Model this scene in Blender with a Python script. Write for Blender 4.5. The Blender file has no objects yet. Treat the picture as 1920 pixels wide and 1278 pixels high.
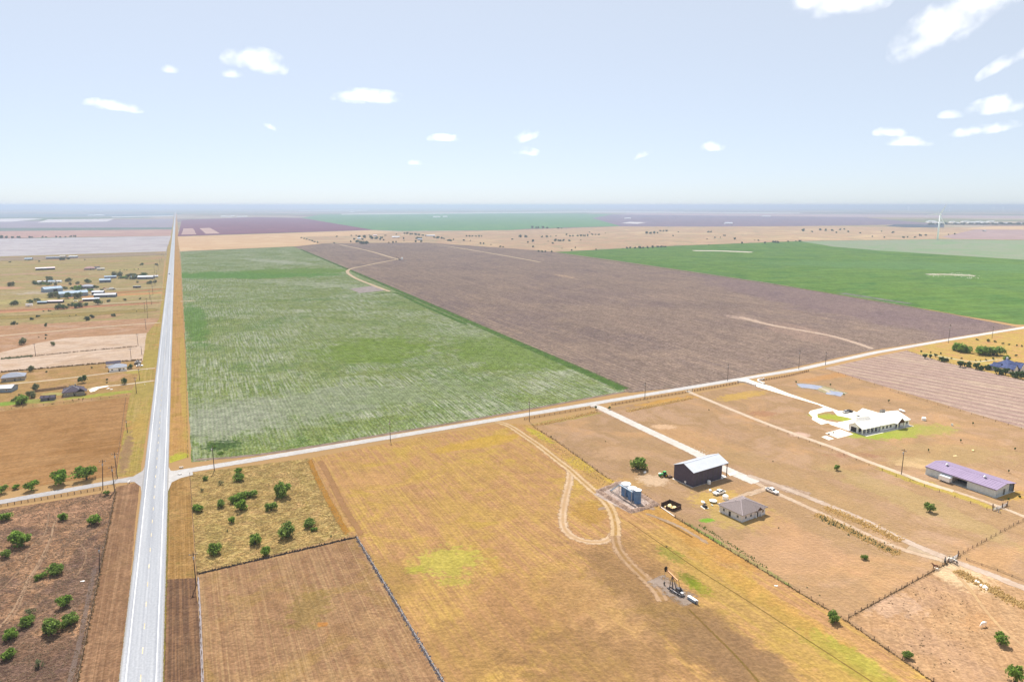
import bpy, bmesh, math, random
from mathutils import Vector, Matrix, noise as mnoise
R = math.radians
random.seed(7)
SC = bpy.context.scene
COL = SC.collection

# ---------------------------------------------------------------- camera, light, sky, exposure
F, CAMH = 1280.0, 118.0                       # focal length in pixels of the 1920 px wide photograph, drone height
TH = math.atan((639 - 385) / F)               # pitch below the horizon
cam_d = bpy.data.cameras.new('camera'); cam = bpy.data.objects.new('camera', cam_d); COL.objects.link(cam)
cam.location = (0, 0, CAMH); cam.rotation_euler = (R(90) - TH, 0, 0)
cam_d.sensor_width = 36; cam_d.lens = 24; cam_d.clip_start = 1; cam_d.clip_end = 300000
SC.camera = cam
SUN_EL, SUN_AZ = R(56), R(-15)                # azimuth measured clockwise from +Y (the view direction)
world = bpy.data.worlds.new('World'); SC.world = world; world.use_nodes = True
wn = world.node_tree
bg = wn.nodes['Background']
sky = wn.nodes.new('ShaderNodeTexSky'); sky.sky_type = 'NISHITA'; sky.sun_disc = False
sky.sun_elevation = SUN_EL; sky.sun_rotation = SUN_AZ
sky.altitude = 0; sky.air_density = 0.6; sky.dust_density = 0.6; sky.ozone_density = 6.0
veil = wn.nodes.new('ShaderNodeMix'); veil.data_type = 'RGBA'; veil.inputs[0].default_value = .60      # thin bright summer haze over the whole sky
veil.inputs[7].default_value = (6.65, 6.98, 7.1, 1); wn.links.new(sky.outputs[0], veil.inputs[6])
wn.links.new(veil.outputs[2], bg.inputs[0]); bg.inputs[1].default_value = 0.055
sun_d = bpy.data.lights.new('sun', 'SUN'); sun = bpy.data.objects.new('sun', sun_d); COL.objects.link(sun)
sun_d.energy = 5.0; sun_d.angle = R(0.53); sun_d.color = (1.0, 0.955, 0.88)
SUN_DIR = Vector((math.sin(SUN_AZ) * math.cos(SUN_EL), math.cos(SUN_AZ) * math.cos(SUN_EL), math.sin(SUN_EL)))
sun.rotation_euler = SUN_DIR.to_track_quat('Z', 'Y').to_euler()
SC.view_settings.view_transform = 'Standard'; SC.view_settings.look = 'None'
SC.view_settings.exposure = 1.35; SC.view_settings.gamma = 1.0; SC.view_settings.use_curve_mapping = False
SC.cycles.max_bounces = 6; SC.cycles.diffuse_bounces = 2; SC.cycles.glossy_bounces = 2
SC.cycles.transmission_bounces = 2; SC.cycles.volume_bounces = 3; SC.cycles.transparent_max_bounces = 16
SC.cycles.use_denoising = True; SC.cycles.sample_clamp_indirect = 2.5
SC.cycles.caustics_reflective = False; SC.cycles.caustics_refractive = False

# ---------------------------------------------------------------- helpers
def G(px, py, z=0.0):
    """where a sight line of the photograph meets the level z, in metres"""
    dx = (px - 960) / F; dy = (639 - py) / F
    y = math.cos(TH) + dy * math.sin(TH); w = -math.sin(TH) + dy * math.cos(TH)
    t = (z - CAMH) / w
    return Vector((dx * t, y * t, z))
def lin(c):
    return tuple(((v / 255 + 0.055) / 1.055) ** 2.4 if v > 10 else v / 255 / 12.92 for v in c)
KEXP = 1.50
def S(r, g, b, k=KEXP):
    """base colour of a sunlit level surface that photographs as this sRGB value"""
    c = lin((r, g, b)); y = .3*c[0] + .6*c[1] + .1*c[2]
    return tuple(min(0.85, (y + (v - y) * .96) / k) for v in c) + (1.0,)

class MB:
    def __init__(s): s.v = []; s.f = []; s.m = []
    def add(s, vs, fs, m=0):
        o = len(s.v); s.v += [tuple(v) for v in vs]
        for f in fs: s.f.append([o + i for i in f]); s.m.append(m)
        return s
    def box(s, x0, x1, y0, y1, z0, z1, m=0):
        return s.add([(x0,y0,z0),(x1,y0,z0),(x1,y1,z0),(x0,y1,z0),(x0,y0,z1),(x1,y0,z1),(x1,y1,z1),(x0,y1,z1)],
              [(3,2,1,0),(4,5,6,7),(0,1,5,4),(1,2,6,5),(2,3,7,6),(3,0,4,7)], m)
    def bar(s, a, b, w, h=None, m=0):
        a = Vector(a); b = Vector(b); h = h or w; d = (b - a).normalized()
        u = Vector((0,0,1)) if abs(d.z) < .95 else Vector((0,1,0))
        x = d.cross(u).normalized() * w / 2; y = x.cross(d).normalized() * h / 2
        vs = [a-x-y, a+x-y, a+x+y, a-x+y, b-x-y, b+x-y, b+x+y, b-x+y]
        return s.add(vs, [(0,1,2,3),(7,6,5,4),(0,4,5,1),(1,5,6,2),(2,6,7,3),(3,7,4,0)], m)
    def tube(s, pts, rs, n=8, m=0, cap=True):
        pts = [Vector(p) for p in pts]; rings = []
        for i, p in enumerate(pts):
            d = (pts[min(i+1, len(pts)-1)] - pts[max(i-1, 0)]).normalized()
            u = Vector((0,0,1)) if abs(d.z) < .9 else Vector((1,0,0))
            x = d.cross(u).normalized(); y = d.cross(x)
            r = rs[i] if isinstance(rs, (list, tuple)) else rs
            rings.append([p + (x * math.cos(2*math.pi*k/n) + y * math.sin(2*math.pi*k/n)) * r for k in range(n)])
        vs = [v for r_ in rings for v in r_]; fs = []
        for i in range(len(pts)-1):
            for k in range(n):
                a = i*n+k; b = i*n+(k+1) % n
                fs.append((a, b, b+n, a+n))
        if cap: fs += [tuple(range(n-1, -1, -1)), tuple((len(pts)-1)*n + k for k in range(n))]
        return s.add(vs, fs, m)
    def sphere(s, c, rx, ry=None, rz=None, n=10, k=6, m=0):
        ry = ry or rx; rz = rz or rx; vs = [(c[0], c[1], c[2]-rz)]; fs = []
        for i in range(1, k):
            t = -math.pi/2 + math.pi*i/k
            for j in range(n):
                a = 2*math.pi*j/n
                vs.append((c[0]+rx*math.cos(t)*math.cos(a), c[1]+ry*math.cos(t)*math.sin(a), c[2]+rz*math.sin(t)))
        vs.append((c[0], c[1], c[2]+rz))
        for j in range(n):
            fs.append((0, 1+(j+1) % n, 1+j)); t = 1+(k-2)*n
            fs.append((t+j, t+(j+1) % n, len(vs)-1))
            for i in range(k-2):
                a = 1+i*n+j; b = 1+i*n+(j+1) % n
                fs.append((a, b, b+n, a+n))
        return s.add(vs, fs, m)
    def quad(s, a, b, c, d, m=0): return s.add([a, b, c, d], [(0,1,2,3)], m)
    def build(s, name, mat, parent=None, smooth=False):
        me = bpy.data.meshes.new(name); me.from_pydata(s.v, [], s.f)
        mats = mat if isinstance(mat, (list, tuple)) else [mat]
        for x in mats: me.materials.append(x)
        if len(mats) > 1: me.polygons.foreach_set('material_index', s.m)
        if smooth: me.polygons.foreach_set('use_smooth', [True] * len(s.f))
        me.update()
        o = bpy.data.objects.new(name, me); COL.objects.link(o)
        if parent: o.parent = parent
        return o
def tag(o, label=None, cat=None, group=None, kind=None):
    if label: o['label'] = label
    if cat: o['category'] = cat
    if group: o['group'] = group
    if kind: o['kind'] = kind
    return o
def thing(name, label, cat, loc=(0,0,0), rz=0.0, group=None):
    o = bpy.data.objects.new(name, None); COL.objects.link(o); o.empty_display_size = .5
    o.location = loc; o.rotation_euler = (0, 0, rz)
    return tag(o, label, cat, group)
def dup(root, loc, rz, label, group=None, scale=None):
    r = root.copy(); COL.objects.link(r); r.location = loc; r.rotation_euler = (0, 0, rz); r['label'] = label
    if group: r['group'] = group
    if scale: r.scale = scale
    for ch in root.children:
        c = ch.copy(); COL.objects.link(c); c.parent = r
        for g in ch.children:
            d = g.copy(); COL.objects.link(d); d.parent = c
    return r

# ---------------------------------------------------------------- node materials
class NT:
    def __init__(s, name):
        s.mat = bpy.data.materials.new(name); s.mat.use_nodes = True; s.t = s.mat.node_tree; s.t.nodes.clear()
        s.out = s.t.nodes.new('ShaderNodeOutputMaterial'); s._p = None
    def nd(s, typ, **kw):
        n = s.t.nodes.new(typ)
        for k, v in kw.items(): setattr(n, k, v)
        return n
    def put(s, sock, v):
        if isinstance(v, bpy.types.NodeSocket): s.t.links.new(v, sock)
        elif v is not None: sock.default_value = v
    def m(s, op, a, b=0.5, c=None, clamp=False):
        n = s.nd('ShaderNodeMath', operation=op, use_clamp=clamp); s.put(n.inputs[0], a); s.put(n.inputs[1], b)
        if c is not None: s.put(n.inputs[2], c)
        return n.outputs[0]
    def mix(s, f, a, b, bt='MIX'):
        n = s.nd('ShaderNodeMix', data_type='RGBA', blend_type=bt); n.clamp_factor = True
        s.put(n.inputs[0], f); s.put(n.inputs[6], a); s.put(n.inputs[7], b); return n.outputs[2]
    def pos(s):
        if s._p is None: s._p = s.nd('ShaderNodeNewGeometry').outputs['Position']
        return s._p
    def opos(s): return s.nd('ShaderNodeTexCoord').outputs['Object']
    def rot(s, az=0.0, sx=1, sy=1, vec=None):
        """coordinates turned so that y runs along azimuth az, then scaled"""
        a = s.nd('ShaderNodeMapping'); a.vector_type = 'TEXTURE'; s.put(a.inputs[0], vec or s.pos())
        a.inputs['Rotation'].default_value = (0, 0, -az)
        b = s.nd('ShaderNodeVectorMath', operation='MULTIPLY'); s.put(b.inputs[0], a.outputs[0]); b.inputs[1].default_value = (sx, sy, 1)
        return b.outputs[0]
    def noise(s, vec, scale, detail=3, rough=.55, dist=0.0):
        n = s.nd('ShaderNodeTexNoise', noise_dimensions='2D'); s.put(n.inputs['Vector'], vec); n.inputs['Scale'].default_value = scale
        n.inputs['Detail'].default_value = detail; n.inputs['Roughness'].default_value = rough; n.inputs['Distortion'].default_value = dist
        return n.outputs[0]
    def noise3(s, vec, scale, detail=3, rough=.55):
        n = s.nd('ShaderNodeTexNoise'); s.put(n.inputs['Vector'], vec); n.inputs['Scale'].default_value = scale
        n.inputs['Detail'].default_value = detail; n.inputs['Roughness'].default_value = rough
        return n.outputs[0]
    def ss(s, v, a, b, lo=0.0, hi=1.0):
        n = s.nd('ShaderNodeMapRange', interpolation_type='SMOOTHSTEP'); s.put(n.inputs[0], v)
        for i, x in enumerate((a, b, lo, hi)): s.put(n.inputs[i+1], x)
        return n.outputs[0]
    def bump(s, h, dist, strength=1.0):
        n = s.nd('ShaderNodeBump'); s.put(n.inputs['Height'], h); n.inputs['Distance'].default_value = dist; n.inputs['Strength'].default_value = strength
        return n.outputs[0]
    def sep(s, vec):
        n = s.nd('ShaderNodeSeparateXYZ'); s.put(n.inputs[0], vec); return n.outputs
    def diffuse(s, col, nor=None, rough=1.0):
        n = s.nd('ShaderNodeBsdfDiffuse'); s.put(n.inputs[0], col); n.inputs[1].default_value = rough
        if nor is not None: s.put(n.inputs['Normal'], nor)
        return n.outputs[0]
    def pbr(s, col, rough=.6, metal=0.0, spec=.4, nor=None):
        n = s.nd('ShaderNodeBsdfPrincipled'); s.put(n.inputs['Base Color'], col); s.put(n.inputs['Roughness'], rough)
        n.inputs['Metallic'].default_value = metal; n.inputs['Specular IOR Level'].default_value = spec
        if nor is not None: s.put(n.inputs['Normal'], nor)
        return n.outputs[0]
    def alpha(s, sh, a):
        t = s.nd('ShaderNodeBsdfTransparent'); n = s.nd('ShaderNodeMixShader'); s.put(n.inputs[0], a)
        s.t.links.new(t.outputs[0], n.inputs[1]); s.t.links.new(sh, n.inputs[2]); return n.outputs[0]
    def attr(s, name):
        return s.nd('ShaderNodeAttribute', attribute_name=name).outputs['Fac']
    def end(s, sh):
        s.t.links.new(sh, s.out.inputs[0]); return s.mat

def paint(name, col, rough=.6, metal=0.0, spec=.15, dirt=.12, scale=1.2, streak=False):
    """painted or bare material with a little wear"""
    N = NT(name); v = N.opos()
    n = N.noise3(v, scale, 4)
    c = N.mix(N.ss(n, .35, .75), tuple(x * (1 - dirt) for x in col[:3]) + (1,), tuple(min(.9, x * (1 + dirt * .5)) for x in col[:3]) + (1,))
    return N.end(N.pbr(c, rough, metal, spec))

def field_mat(name, cols, big=60, az=None, streak=(3, 60), sc=None, samt=.5, fine=.25, fsc=.9, rows=None, patches=(), bumpd=.12, mottle=None, gritty=()):
    """ground cover. cols: three colours mixed by patches of size big; streak: width and length in metres along azimuth az,
    laying colour sc over it; rows: (spacing, colour, amount); patches: (x, y, rx, ry, turn, colour, amount, raggedness)"""
    N = NT(name); P = N.pos()
    n1 = N.noise(P, 1 / big, 5, .6, .3)
    c = N.mix(N.ss(n1, .34, .52), cols[0], cols[1]); c = N.mix(N.ss(n1, .50, .66), c, cols[2])
    h = None
    if mottle:                                # (size, colour, threshold low, high, amount)
        for (sz, col, a, b, amt) in mottle:
            c = N.mix(N.m('MULTIPLY', N.ss(N.noise(P, 1 / sz, 6, .65, .6), a, b), amt), c, col)
    if az is not None:
        n2 = N.noise(N.rot(az, 1 / streak[0], 1 / streak[1]), 1.0, 4, .6)
        c = N.mix(N.m('MULTIPLY', N.ss(n2, .42, .68), samt), c, sc)
        n2b = N.noise(N.rot(az, 2.7 / streak[0], .6 / streak[1]), 1.0, 2, .5)
        c = N.mix(N.m('MULTIPLY', N.ss(n2b, .38, .7, 0, 1), min(.5, samt * .9)), c, N.mix(1.0, c, (.72, .70, .68, 1), 'MULTIPLY'))
    for (az_, w_, l_, msz, lo, hi, col, amt) in gritty:      # flecks w x l metres, gathered in patches of size msz
        g_ = N.ss(N.noise(P, 1 / msz, 4, .6, .5), lo, hi) if msz else 1.0
        f_ = N.ss(N.noise(N.rot(az_, 1 / w_, 1 / l_), 1.0, 3, .6), .44, .60)
        c = N.mix(N.m('MULTIPLY', N.m('MULTIPLY', g_, f_), amt), c, col)
    for (x, y, rx, ry, turn, col, amt, rag) in patches:
        m_ = N.nd('ShaderNodeMapping'); m_.vector_type = 'TEXTURE'; N.put(m_.inputs[0], P)
        m_.inputs['Location'].default_value = (x, y, 0); m_.inputs['Rotation'].default_value = (0, 0, turn); m_.inputs['Scale'].default_value = (rx, ry, 1)
        L = N.nd('ShaderNodeVectorMath', operation='LENGTH'); N.t.links.new(m_.outputs[0], L.inputs[0])
        sx, sy, _ = (None, None, None)
        q = N.m('ADD', L.outputs['Value'], N.m('MULTIPLY', N.m('SUBTRACT', N.noise(P, 3.5 / max(4, (rx + ry) / 2), 6, .65), .5), rag * 2.6))
        c = N.mix(N.m('MULTIPLY', N.ss(q, 1.05, .62), amt), c, col)
    if rows:
        spc, rc, amt = rows
        x = N.sep(N.rot(az, 1, 1))[0]
        x = N.m('ADD', x, N.m('MULTIPLY', N.noise(P, .02, 2), 1.5))
        w = N.m('SINE', N.m('MULTIPLY', x, 2 * math.pi / spc))
        brk = N.noise(N.rot(az, 1 / spc, .35 / spc), 1.0, 3, .6)
        rf = N.m('MULTIPLY', N.ss(N.m('ADD', w, N.m('MULTIPLY', N.m('SUBTRACT', brk, .5), 3.2)), -.4, 1.0), amt)
        c = N.mix(rf, c, rc)
        h = N.m('MULTIPLY', w, .25)
    f = N.noise(P, fsc, 5, .62)
    f2 = N.noise(P, fsc * .23, 4, .6)
    v = N.m('MULTIPLY', N.ss(f, .25, .75, 1 - fine, 1 + fine), N.ss(f2, .3, .7, 1 - fine * .6, 1 + fine * .5))
    cv = N.nd('ShaderNodeVectorMath', operation='SCALE'); N.t.links.new(c, cv.inputs[0]); N.t.links.new(v, cv.inputs['Scale'])
    hh = f if h is None else N.m('ADD', f, h)
    return N.end(N.diffuse(cv.outputs[0], N.bump(hh, bumpd * 3)))

# ---------------------------------------------------------------- ground pieces
def outline(pts, step=5.0, jit=.35, z=0.0):
    out = []
    n = len(pts)
    for i in range(n):
        a, b = pts[i], pts[(i+1) % n]; L = (b - a).length
        st = max(step, L / 160); k = max(1, int(L / st)); nn = Vector((-(b-a).y, (b-a).x, 0)).normalized()
        for j in range(k):
            p = a + (b - a) * (j / k)
            o = 0 if j == 0 else jit * (mnoise.noise(Vector((p.x * .31, p.y * .31, 3.7))) + .6 * mnoise.noise(Vector((p.x * .05, p.y * .05, 1.7))))
            q = p + nn * o; out.append((q.x, q.y, z))
    return out
LAYER = [0]
def layer(z):
    LAYER[0] += 1; return z + LAYER[0] * .0003          # no two flush pieces share a level
def sheet(name, pix, mat, z, jit=.35, world_pts=False, step=5.0):
    z = layer(z)
    pts = [Vector((p[0], p[1], 0)) for p in pix] if world_pts else [G(*p) for p in pix]
    vs = outline(pts, step, jit, z)
    from mathutils.geometry import tessellate_polygon
    tris = tessellate_polygon([[Vector(v) for v in vs]])
    fs = []
    for t in tris:
        a, b, c = [Vector(vs[i]) for i in t]
        fs.append(t if (b - a).cross(c - a).z > 0 else (t[0], t[2], t[1]))
    mb = MB(); mb.add(vs, fs)
    return tag(mb.build(name, mat), kind='structure')
def smooth_path(pts, n=6):
    out = []
    for i in range(len(pts) - 1):
        p0 = pts[max(i-1, 0)]; p1 = pts[i]; p2 = pts[i+1]; p3 = pts[min(i+2, len(pts)-1)]
        for j in range(n):
            t = j / n
            out.append(.5 * ((2*p1) + (p2-p0)*t + (2*p0-5*p1+4*p2-p3)*t*t + (3*p1-p0-3*p2+p3)*t*t*t))
    out.append(pts[-1]); return out
def strip(name, pix, width, mat, z, world_pts=False, smooth=True, ends=True, kind='structure'):
    """ribbon with an 'edge' attribute: 0 on its rim, 1 along its middle, and 'side' from -1 to 1"""
    z = layer(z); pts = [Vector((p[0], p[1], 0)) for p in pix] if world_pts else [G(*p) for p in pix]
    if smooth and len(pts) > 2: pts = smooth_path(pts)
    vs = []; at = []; sd = []; fs = []; n = len(pts); W = 5
    for i, p in enumerate(pts):
        d = (pts[min(i+1, n-1)] - pts[max(i-1, 0)]).normalized(); nn = Vector((d.y, -d.x, 0))
        w = width if not isinstance(width, (list, tuple)) else width[0] + (width[1] - width[0]) * i / (n - 1)
        for k in range(W):
            u = -1 + 2 * k / (W - 1); q = p + nn * u * w / 2; vs.append((q.x, q.y, z))
            e = 1 - abs(u)
            if ends and (i == 0 or i == n - 1): e = 0
            at.append(e); sd.append(u)
        if i:
            for k in range(W - 1):
                a = (i-1)*W + k; fs.append((a, a+1, a+1+W, a+W))
    mb = MB(); mb.add(vs, fs); o = mb.build(name, mat)
    for nm, dat in (('edge', at), ('side', sd)):
        A = o.data.attributes.new(nm, 'FLOAT', 'POINT'); A.data.foreach_set('value', dat)
    return tag(o, kind=kind)
def track_mat(name, c0, c1, rag=.9, amt=1.0, ruts=None, soft=.25):
    N = NT(name); P = N.pos(); e = N.attr('edge')
    n = N.noise(P, .55, 5, .65); nb = N.noise(P, .12, 4, .6)
    c = N.mix(N.ss(nb, .35, .65), c0, c1)
    if ruts:
        sd = N.m('ABSOLUTE', N.attr('side'))
        c = N.mix(N.m('MULTIPLY', N.ss(sd, .34, .12), N.ss(n, .3, .6, .4, 1)), c, ruts)
    c = N.mix(N.ss(n, .3, .8, .35, 0), c, N.mix(1.0, c, (.6, .58, .55, 1), 'MULTIPLY'))
    a = N.m('MULTIPLY', N.ss(N.m('ADD', e, N.m('MULTIPLY', N.m('SUBTRACT', n, .5), rag)), .08, .08 + soft), amt)
    return N.end(N.alpha(N.diffuse(c, N.bump(n, .15)), a))
# ---------------------------------------------------------------- air
def haze():
    N = NT('haze_air'); v = N.nd('ShaderNodeVolumePrincipled')
    v.inputs['Color'].default_value = (.295, .36, .475, 1); v.inputs['Density'].default_value = 1.15e-4; v.inputs['Anisotropy'].default_value = .35
    N.t.links.new(v.outputs[0], N.out.inputs['Volume'])
    mb = MB(); mb.box(-46000, 46000, -3000, 46000, -1.0, 134.0)
    tag(mb.build('haze', N.mat), 'pale bluish air fading the far fields', None, None, 'stuff')
haze()

# ---------------------------------------------------------------- the ground, fields and lots
AZH = math.atan2((G(309.5, 660) - G(264, 1278)).x, (G(309.5, 660) - G(264, 1278)).y)     # azimuth of the highway
AZX = R(61.0)                                                                            # azimuth of the cross road
AZD = R(155.5)                                                                           # lot lines running away from the cross road
def pt(px, py, rx, ry, turn, col, amt=.8, rag=.5):
    p = G(px, py); return (p.x, p.y, rx, ry, turn, col, amt, rag)
def patch_az(az): return math.pi / 2 - az                                                # turns a patch's long axis to an azimuth

def ground():
    N = NT('far_country'); P = N.pos()
    V = N.nd('ShaderNodeTexVoronoi', feature='F1', distance='CHEBYCHEV'); N.put(V.inputs['Vector'], N.rot(AZH, 1 / 1500, 1 / 800)); V.inputs['Scale'].default_value = 1
    V.inputs['Randomness'].default_value = .75
    s_ = N.sep(V.outputs['Color'])
    c = N.mix(N.ss(s_[0], .3, .32), S(150, 130, 130), S(176, 158, 128))
    c = N.mix(N.ss(s_[1], .6, .62), c, S(110, 135, 90)); c = N.mix(N.ss(s_[2], .72, .74), c, S(196, 180, 160))
    n = N.noise(P, 1 / 90, 5, .6)
    c = N.mix(N.ss(n, .35, .65, 0, .45), c, S(140, 125, 85))
    near = N.nd('ShaderNodeVectorMath', operation='LENGTH'); N.put(near.inputs[0], P)
    c = N.mix(N.ss(near.outputs['Value'], 1500, 1900), S(196, 158, 108), c)
    mb = MB(); mb.quad((-45000, -2500, 0), (45000, -2500, 0), (45000, 45000, 0), (-45000, 45000, 0))
    tag(mb.build('ground', N.end(N.diffuse(c))), kind='structure')
ground()
Z1, ZF = .03, .25

# --- far fields
def flat(name, a, b, big=150, **k): return field_mat(name, (a, b, a), big, fine=.12, bumpd=.02, **k)
def far(name, pix, a, b, z=ZF, **k): return sheet(name, pix, flat(name + '_cover', a, b, **k), z, jit=1.5, step=60)
far('field_strip', [(-300,436),(322,430),(320,442.5),(-300,450)], S(205,168,150), S(190,150,140))
far('field_strip', [(-300,428.5),(323,426.5),(322,430.3),(-300,436)], S(110,130,118), S(125,138,128), ZF+.05)
far('field_strip', [(-300,415),(160,414),(325,410),(323,426.5),(-300,428.5)], S(172,158,170), S(160,150,160))
far('field_strip', [(-300,402),(325,400.5),(325,405),(-300,411)], S(118,138,135), S(140,150,150))
far('field_strip', [(70,417.5),(90,411.5),(215,410.5),(200,415.5)], S(232,224,224), S(222,214,214), ZF+.1)
far('field_strip', [(-300,415),(50,409.3),(82,410.5),(20,415.8)], S(232,224,224), S(222,214,214), ZF+.1)
far('field_strip', [(210,406.5),(325,404),(325,405.4),(210,408)], S(225,222,222), S(215,212,212), ZF+.1)
L1 = sheet('pale_field', [(-300,451),(0,447.6),(321,442.6),(311,471.5),(0,481),(-300,490)],
  field_mat('pale_stubble', (S(206,196,200), S(214,206,208), S(196,186,190)), 120, AZX, (10, 200), S(178,168,172), .55, .12, .3), ZF, jit=1.2, step=30)
far('plowed_strip', [(333,443),(341,412.5),(480,407),(565,408.5),(700,431),(640,433)], S(146,96,112), S(132,86,104), ZF)
far('stubble_strip', [(340,440),(344,428.5),(362,428),(368,439.3)], S(196,160,152), S(206,172,160), ZF+.1)
far('stubble_strip', [(386,438.5),(374,428),(394,427.4),(412,437.6)], S(204,168,156), S(212,178,164), ZF+.1)
far('tan_field', [(333,443.5),(697,432),(745,435),(655,442),(566,444.5),(602,457),(555,462),(337,471)], S(228,192,150), S(220,180,138), ZF+.05)
far('green_strip', [(565,408.5),(600,402.3),(960,399.8),(1150,401.5),(1110,409),(1165,424),(1000,428),(960,431.5),(750,433),(700,431)], S(118,160,104), S(104,150,104), ZF)
far('fallow_strip', [(640,401),(1130,396.5),(1500,399),(1500,400.3),(1130,398.2),(640,402.6)], S(222,216,212), S(214,208,204), ZF+.1)
far('fallow_strip', [(560,394.8),(690,393.6),(690,394.8),(560,396)], S(222,216,212), S(214,208,204), ZF+.1)
far('purple_strip', [(1150,402),(1330,403),(1600,406),(1760,420),(1500,424),(1300,425),(1165,424.5),(1110,409)], S(150,128,140), S(132,118,136), ZF)
far('bare_strip', [(1160,402.5),(1180,399.5),(2200,406),(2200,412),(1600,407)], S(196,170,166), S(186,160,160), ZF+.06)
far('bare_strip', [(1165,418.5),(1180,416),(1212,417),(1195,419.8)], S(232,222,222), S(222,216,216), ZF+.1)
far('dark_strip', [(1660,424),(1680,420.5),(1770,421),(1770,427),(1700,426.5)], S(84,92,108), S(96,102,112), ZF+.1)
scrub_far = flat('scrub_cover', S(206,172,136), S(196,160,130), big=120, mottle=[(60, S(168,158,124), .45, .7, .8), (240, S(222,190,146), .5, .68, .7)])
sheet('scrubland', [(602,457),(566,444.5),(655,442),(745,435),(960,431.5),(1165,424.5),(1300,425),(1550,424),(1700,426),(1770,426.5),(2300,418),(2300,452),(1920,450),(1760,448.5),(1500,452),(1250,461.5),(1040,472.5),(960,466),(800,455),(700,455.5)], scrub_far, ZF, jit=3, step=40)
far('pink_field', [(1765,444),(1830,430),(2300,434),(2300,451),(1920,449.5),(1790,448)], S(188,160,156), S(178,150,148), ZF+.08)
far('tan_strip', [(1800,430),(1860,424),(2300,423),(2300,434)], S(222,186,146), S(214,178,140), ZF+.08)

# --- the big fields across the cross road
white = S(186,186,160)
crop = field_mat('young_crop', (S(120,142,60), S(136,150,66), S(110,138,54)), 90, AZD, (4, 40), S(152,160,90), .45, .34, .8,
  rows=(2.1, S(96,126,70), .25), bumpd=.25,
  mottle=[(10, S(88,122,62), .46, .7, .5), (120, S(132,152,82), .5, .66, .6)],
  gritty=[(AZD, 1.5, 34, 80, .36, .70, S(206,204,188), .66), (AZD, 1.3, 22, 0, 0, 1, S(94,116,54), .34), (AZD, 1.2, 16, 30, .40, .68, S(208,204,190), .50), (AZD, 1.0, 2.2, 0, 0, 1, S(186,190,160), .30)],
  patches=[pt(700,655,55,60,0,S(124,148,52),.75,.7), pt(960,660,60,80,.4,S(122,146,56),.65,.6), pt(460,515,190,70,0,S(98,146,52),.85,.6), pt(560,508,120,60,0,S(116,148,54),.85,.6), pt(365,600,14,160,-AZH,S(98,140,56),.7,.5),
    pt(520,490,30,130,.9,S(188,188,168),.65,1.0), pt(600,533,30,100,1.0,S(186,186,162),.5,1.2), pt(560,760,110,40,patch_az(AZX),S(162,166,140),.7,.9), pt(800,735,60,30,patch_az(AZX),S(142,156,104),.5,.8), pt(420,790,30,40,0,S(172,174,152),.7,.9), pt(415,835,10,9,0,S(66,94,50),.8,.9)])
sheet('crop_field', [(338.5,472),(550,462),(1180,731.5),(940,776),(733,813),(500,850),(359,866)], crop, Z1, jit=.8)
edge_green = track_mat('lush_edge', S(92,128,58), S(108,142,66), 1.3, .8, soft=.5)
strip('crop_edge', [(560,466),(650,504),(735,540),(880,603),(1097,697),(1172,731)], (9, 13), edge_green, Z1+.02)
strip('crop_edge', [(700,552),(742,549),(790,571),(880,610)], (7, 9), edge_green, Z1+.025)
plow = field_mat('plowed_soil', (S(148,128,118), S(160,138,124), S(138,120,114)), 110, AZD, (7, 160), S(190,162,142), .5, .24, .6,
  rows=(4.2, S(128,106,102), .40), bumpd=.3, mottle=[(160, S(134,116,118), .46, .66, .8), (60, S(170,146,128), .5, .68, .6)],
  gritty=[(AZX, 1.6, 3.5, 0, 0, 1, S(190,166,144), .45), (AZX, 1.4, 3, 0, 0, 1, S(102,86,82), .40), (AZD, 3, 60, 70, .42, .6, S(186,160,138), .5)],
  patches=[pt(1560,565,90,400,.2,S(144,122,128),.5,.5), pt(1500,622,26,60,0,S(184,154,136),.6,.7), pt(1390,596,10,24,.5,S(206,178,160),.8,.7), pt(1060,518,12,40,.4,S(198,168,140),.8,.8)])
sheet('plowed_field', [(550,462),(605,457),(700,455.5),(800,455),(960,466),(1040,472.5),(1180,492),(1440,530),(1700,573),(1908,613),(1640,656),(1500,686),(1295,725),(1180,736)], plow, Z1+.004, jit=.8)
past = field_mat('green_pasture', (S(94,130,60), S(110,142,62), S(98,132,68)), 160, R(75), (14, 120), S(116,152,76), .55, .16, .2,
  mottle=[(90, S(78,122,60), .5, .68, .7), (40, S(120,146,74), .5, .7, .6), (15, S(84,126,62), .52, .7, .5)], patches=[pt(1560,560+20,10,40,.3,S(100,130,70),.7,.6), pt(1820,500,120,500,1.3,S(104,140,84),.6,.5)])
sheet('green_pasture', [(1040,472.5),(1165,464),(1250,461.5),(1500,452),(1760,448.5),(1920,450),(2300,446),(2300,545),(1930,609),(1903,608),(1700,573),(1440,530),(1180,492)], past, Z1+.008, jit=1.0, step=12)
far('pale_pasture', [(1500,452.2),(1760,448.8),(1920,450.4),(2300,446.5),(2300,500),(1920,487),(1650,470),(1560,462)], S(142,164,124), S(156,162,136), Z1+.04)
strip('plowed_margin', [(1042,475),(1440,532),(1700,575),(1898,606)], (7, 4), track_mat('margin_grass', S(150,140,90), S(120,130,80), .9, .8), Z1+.05)
strip('reed_margin', [(1575,549),(1620,556),(1712,570)], (22, 14), track_mat('reeds', S(150,150,138), S(120,134,104), 1.2, .9), Z1+.06)
caliche = track_mat('bare_caliche', S(236,226,208), S(224,212,192), 1.1, 1.0)
strip('bare_patch', [(1298,470),(1350,470.5),(1412,473)], 44, caliche, Z1+.06)
strip('bare_patch', [(1738,514.5),(1775,514.5),(1830,517)], 22, track_mat('pale_rubble', S(232,222,204), S(200,190,160), 2.2, 1.0), Z1+.06)
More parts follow.
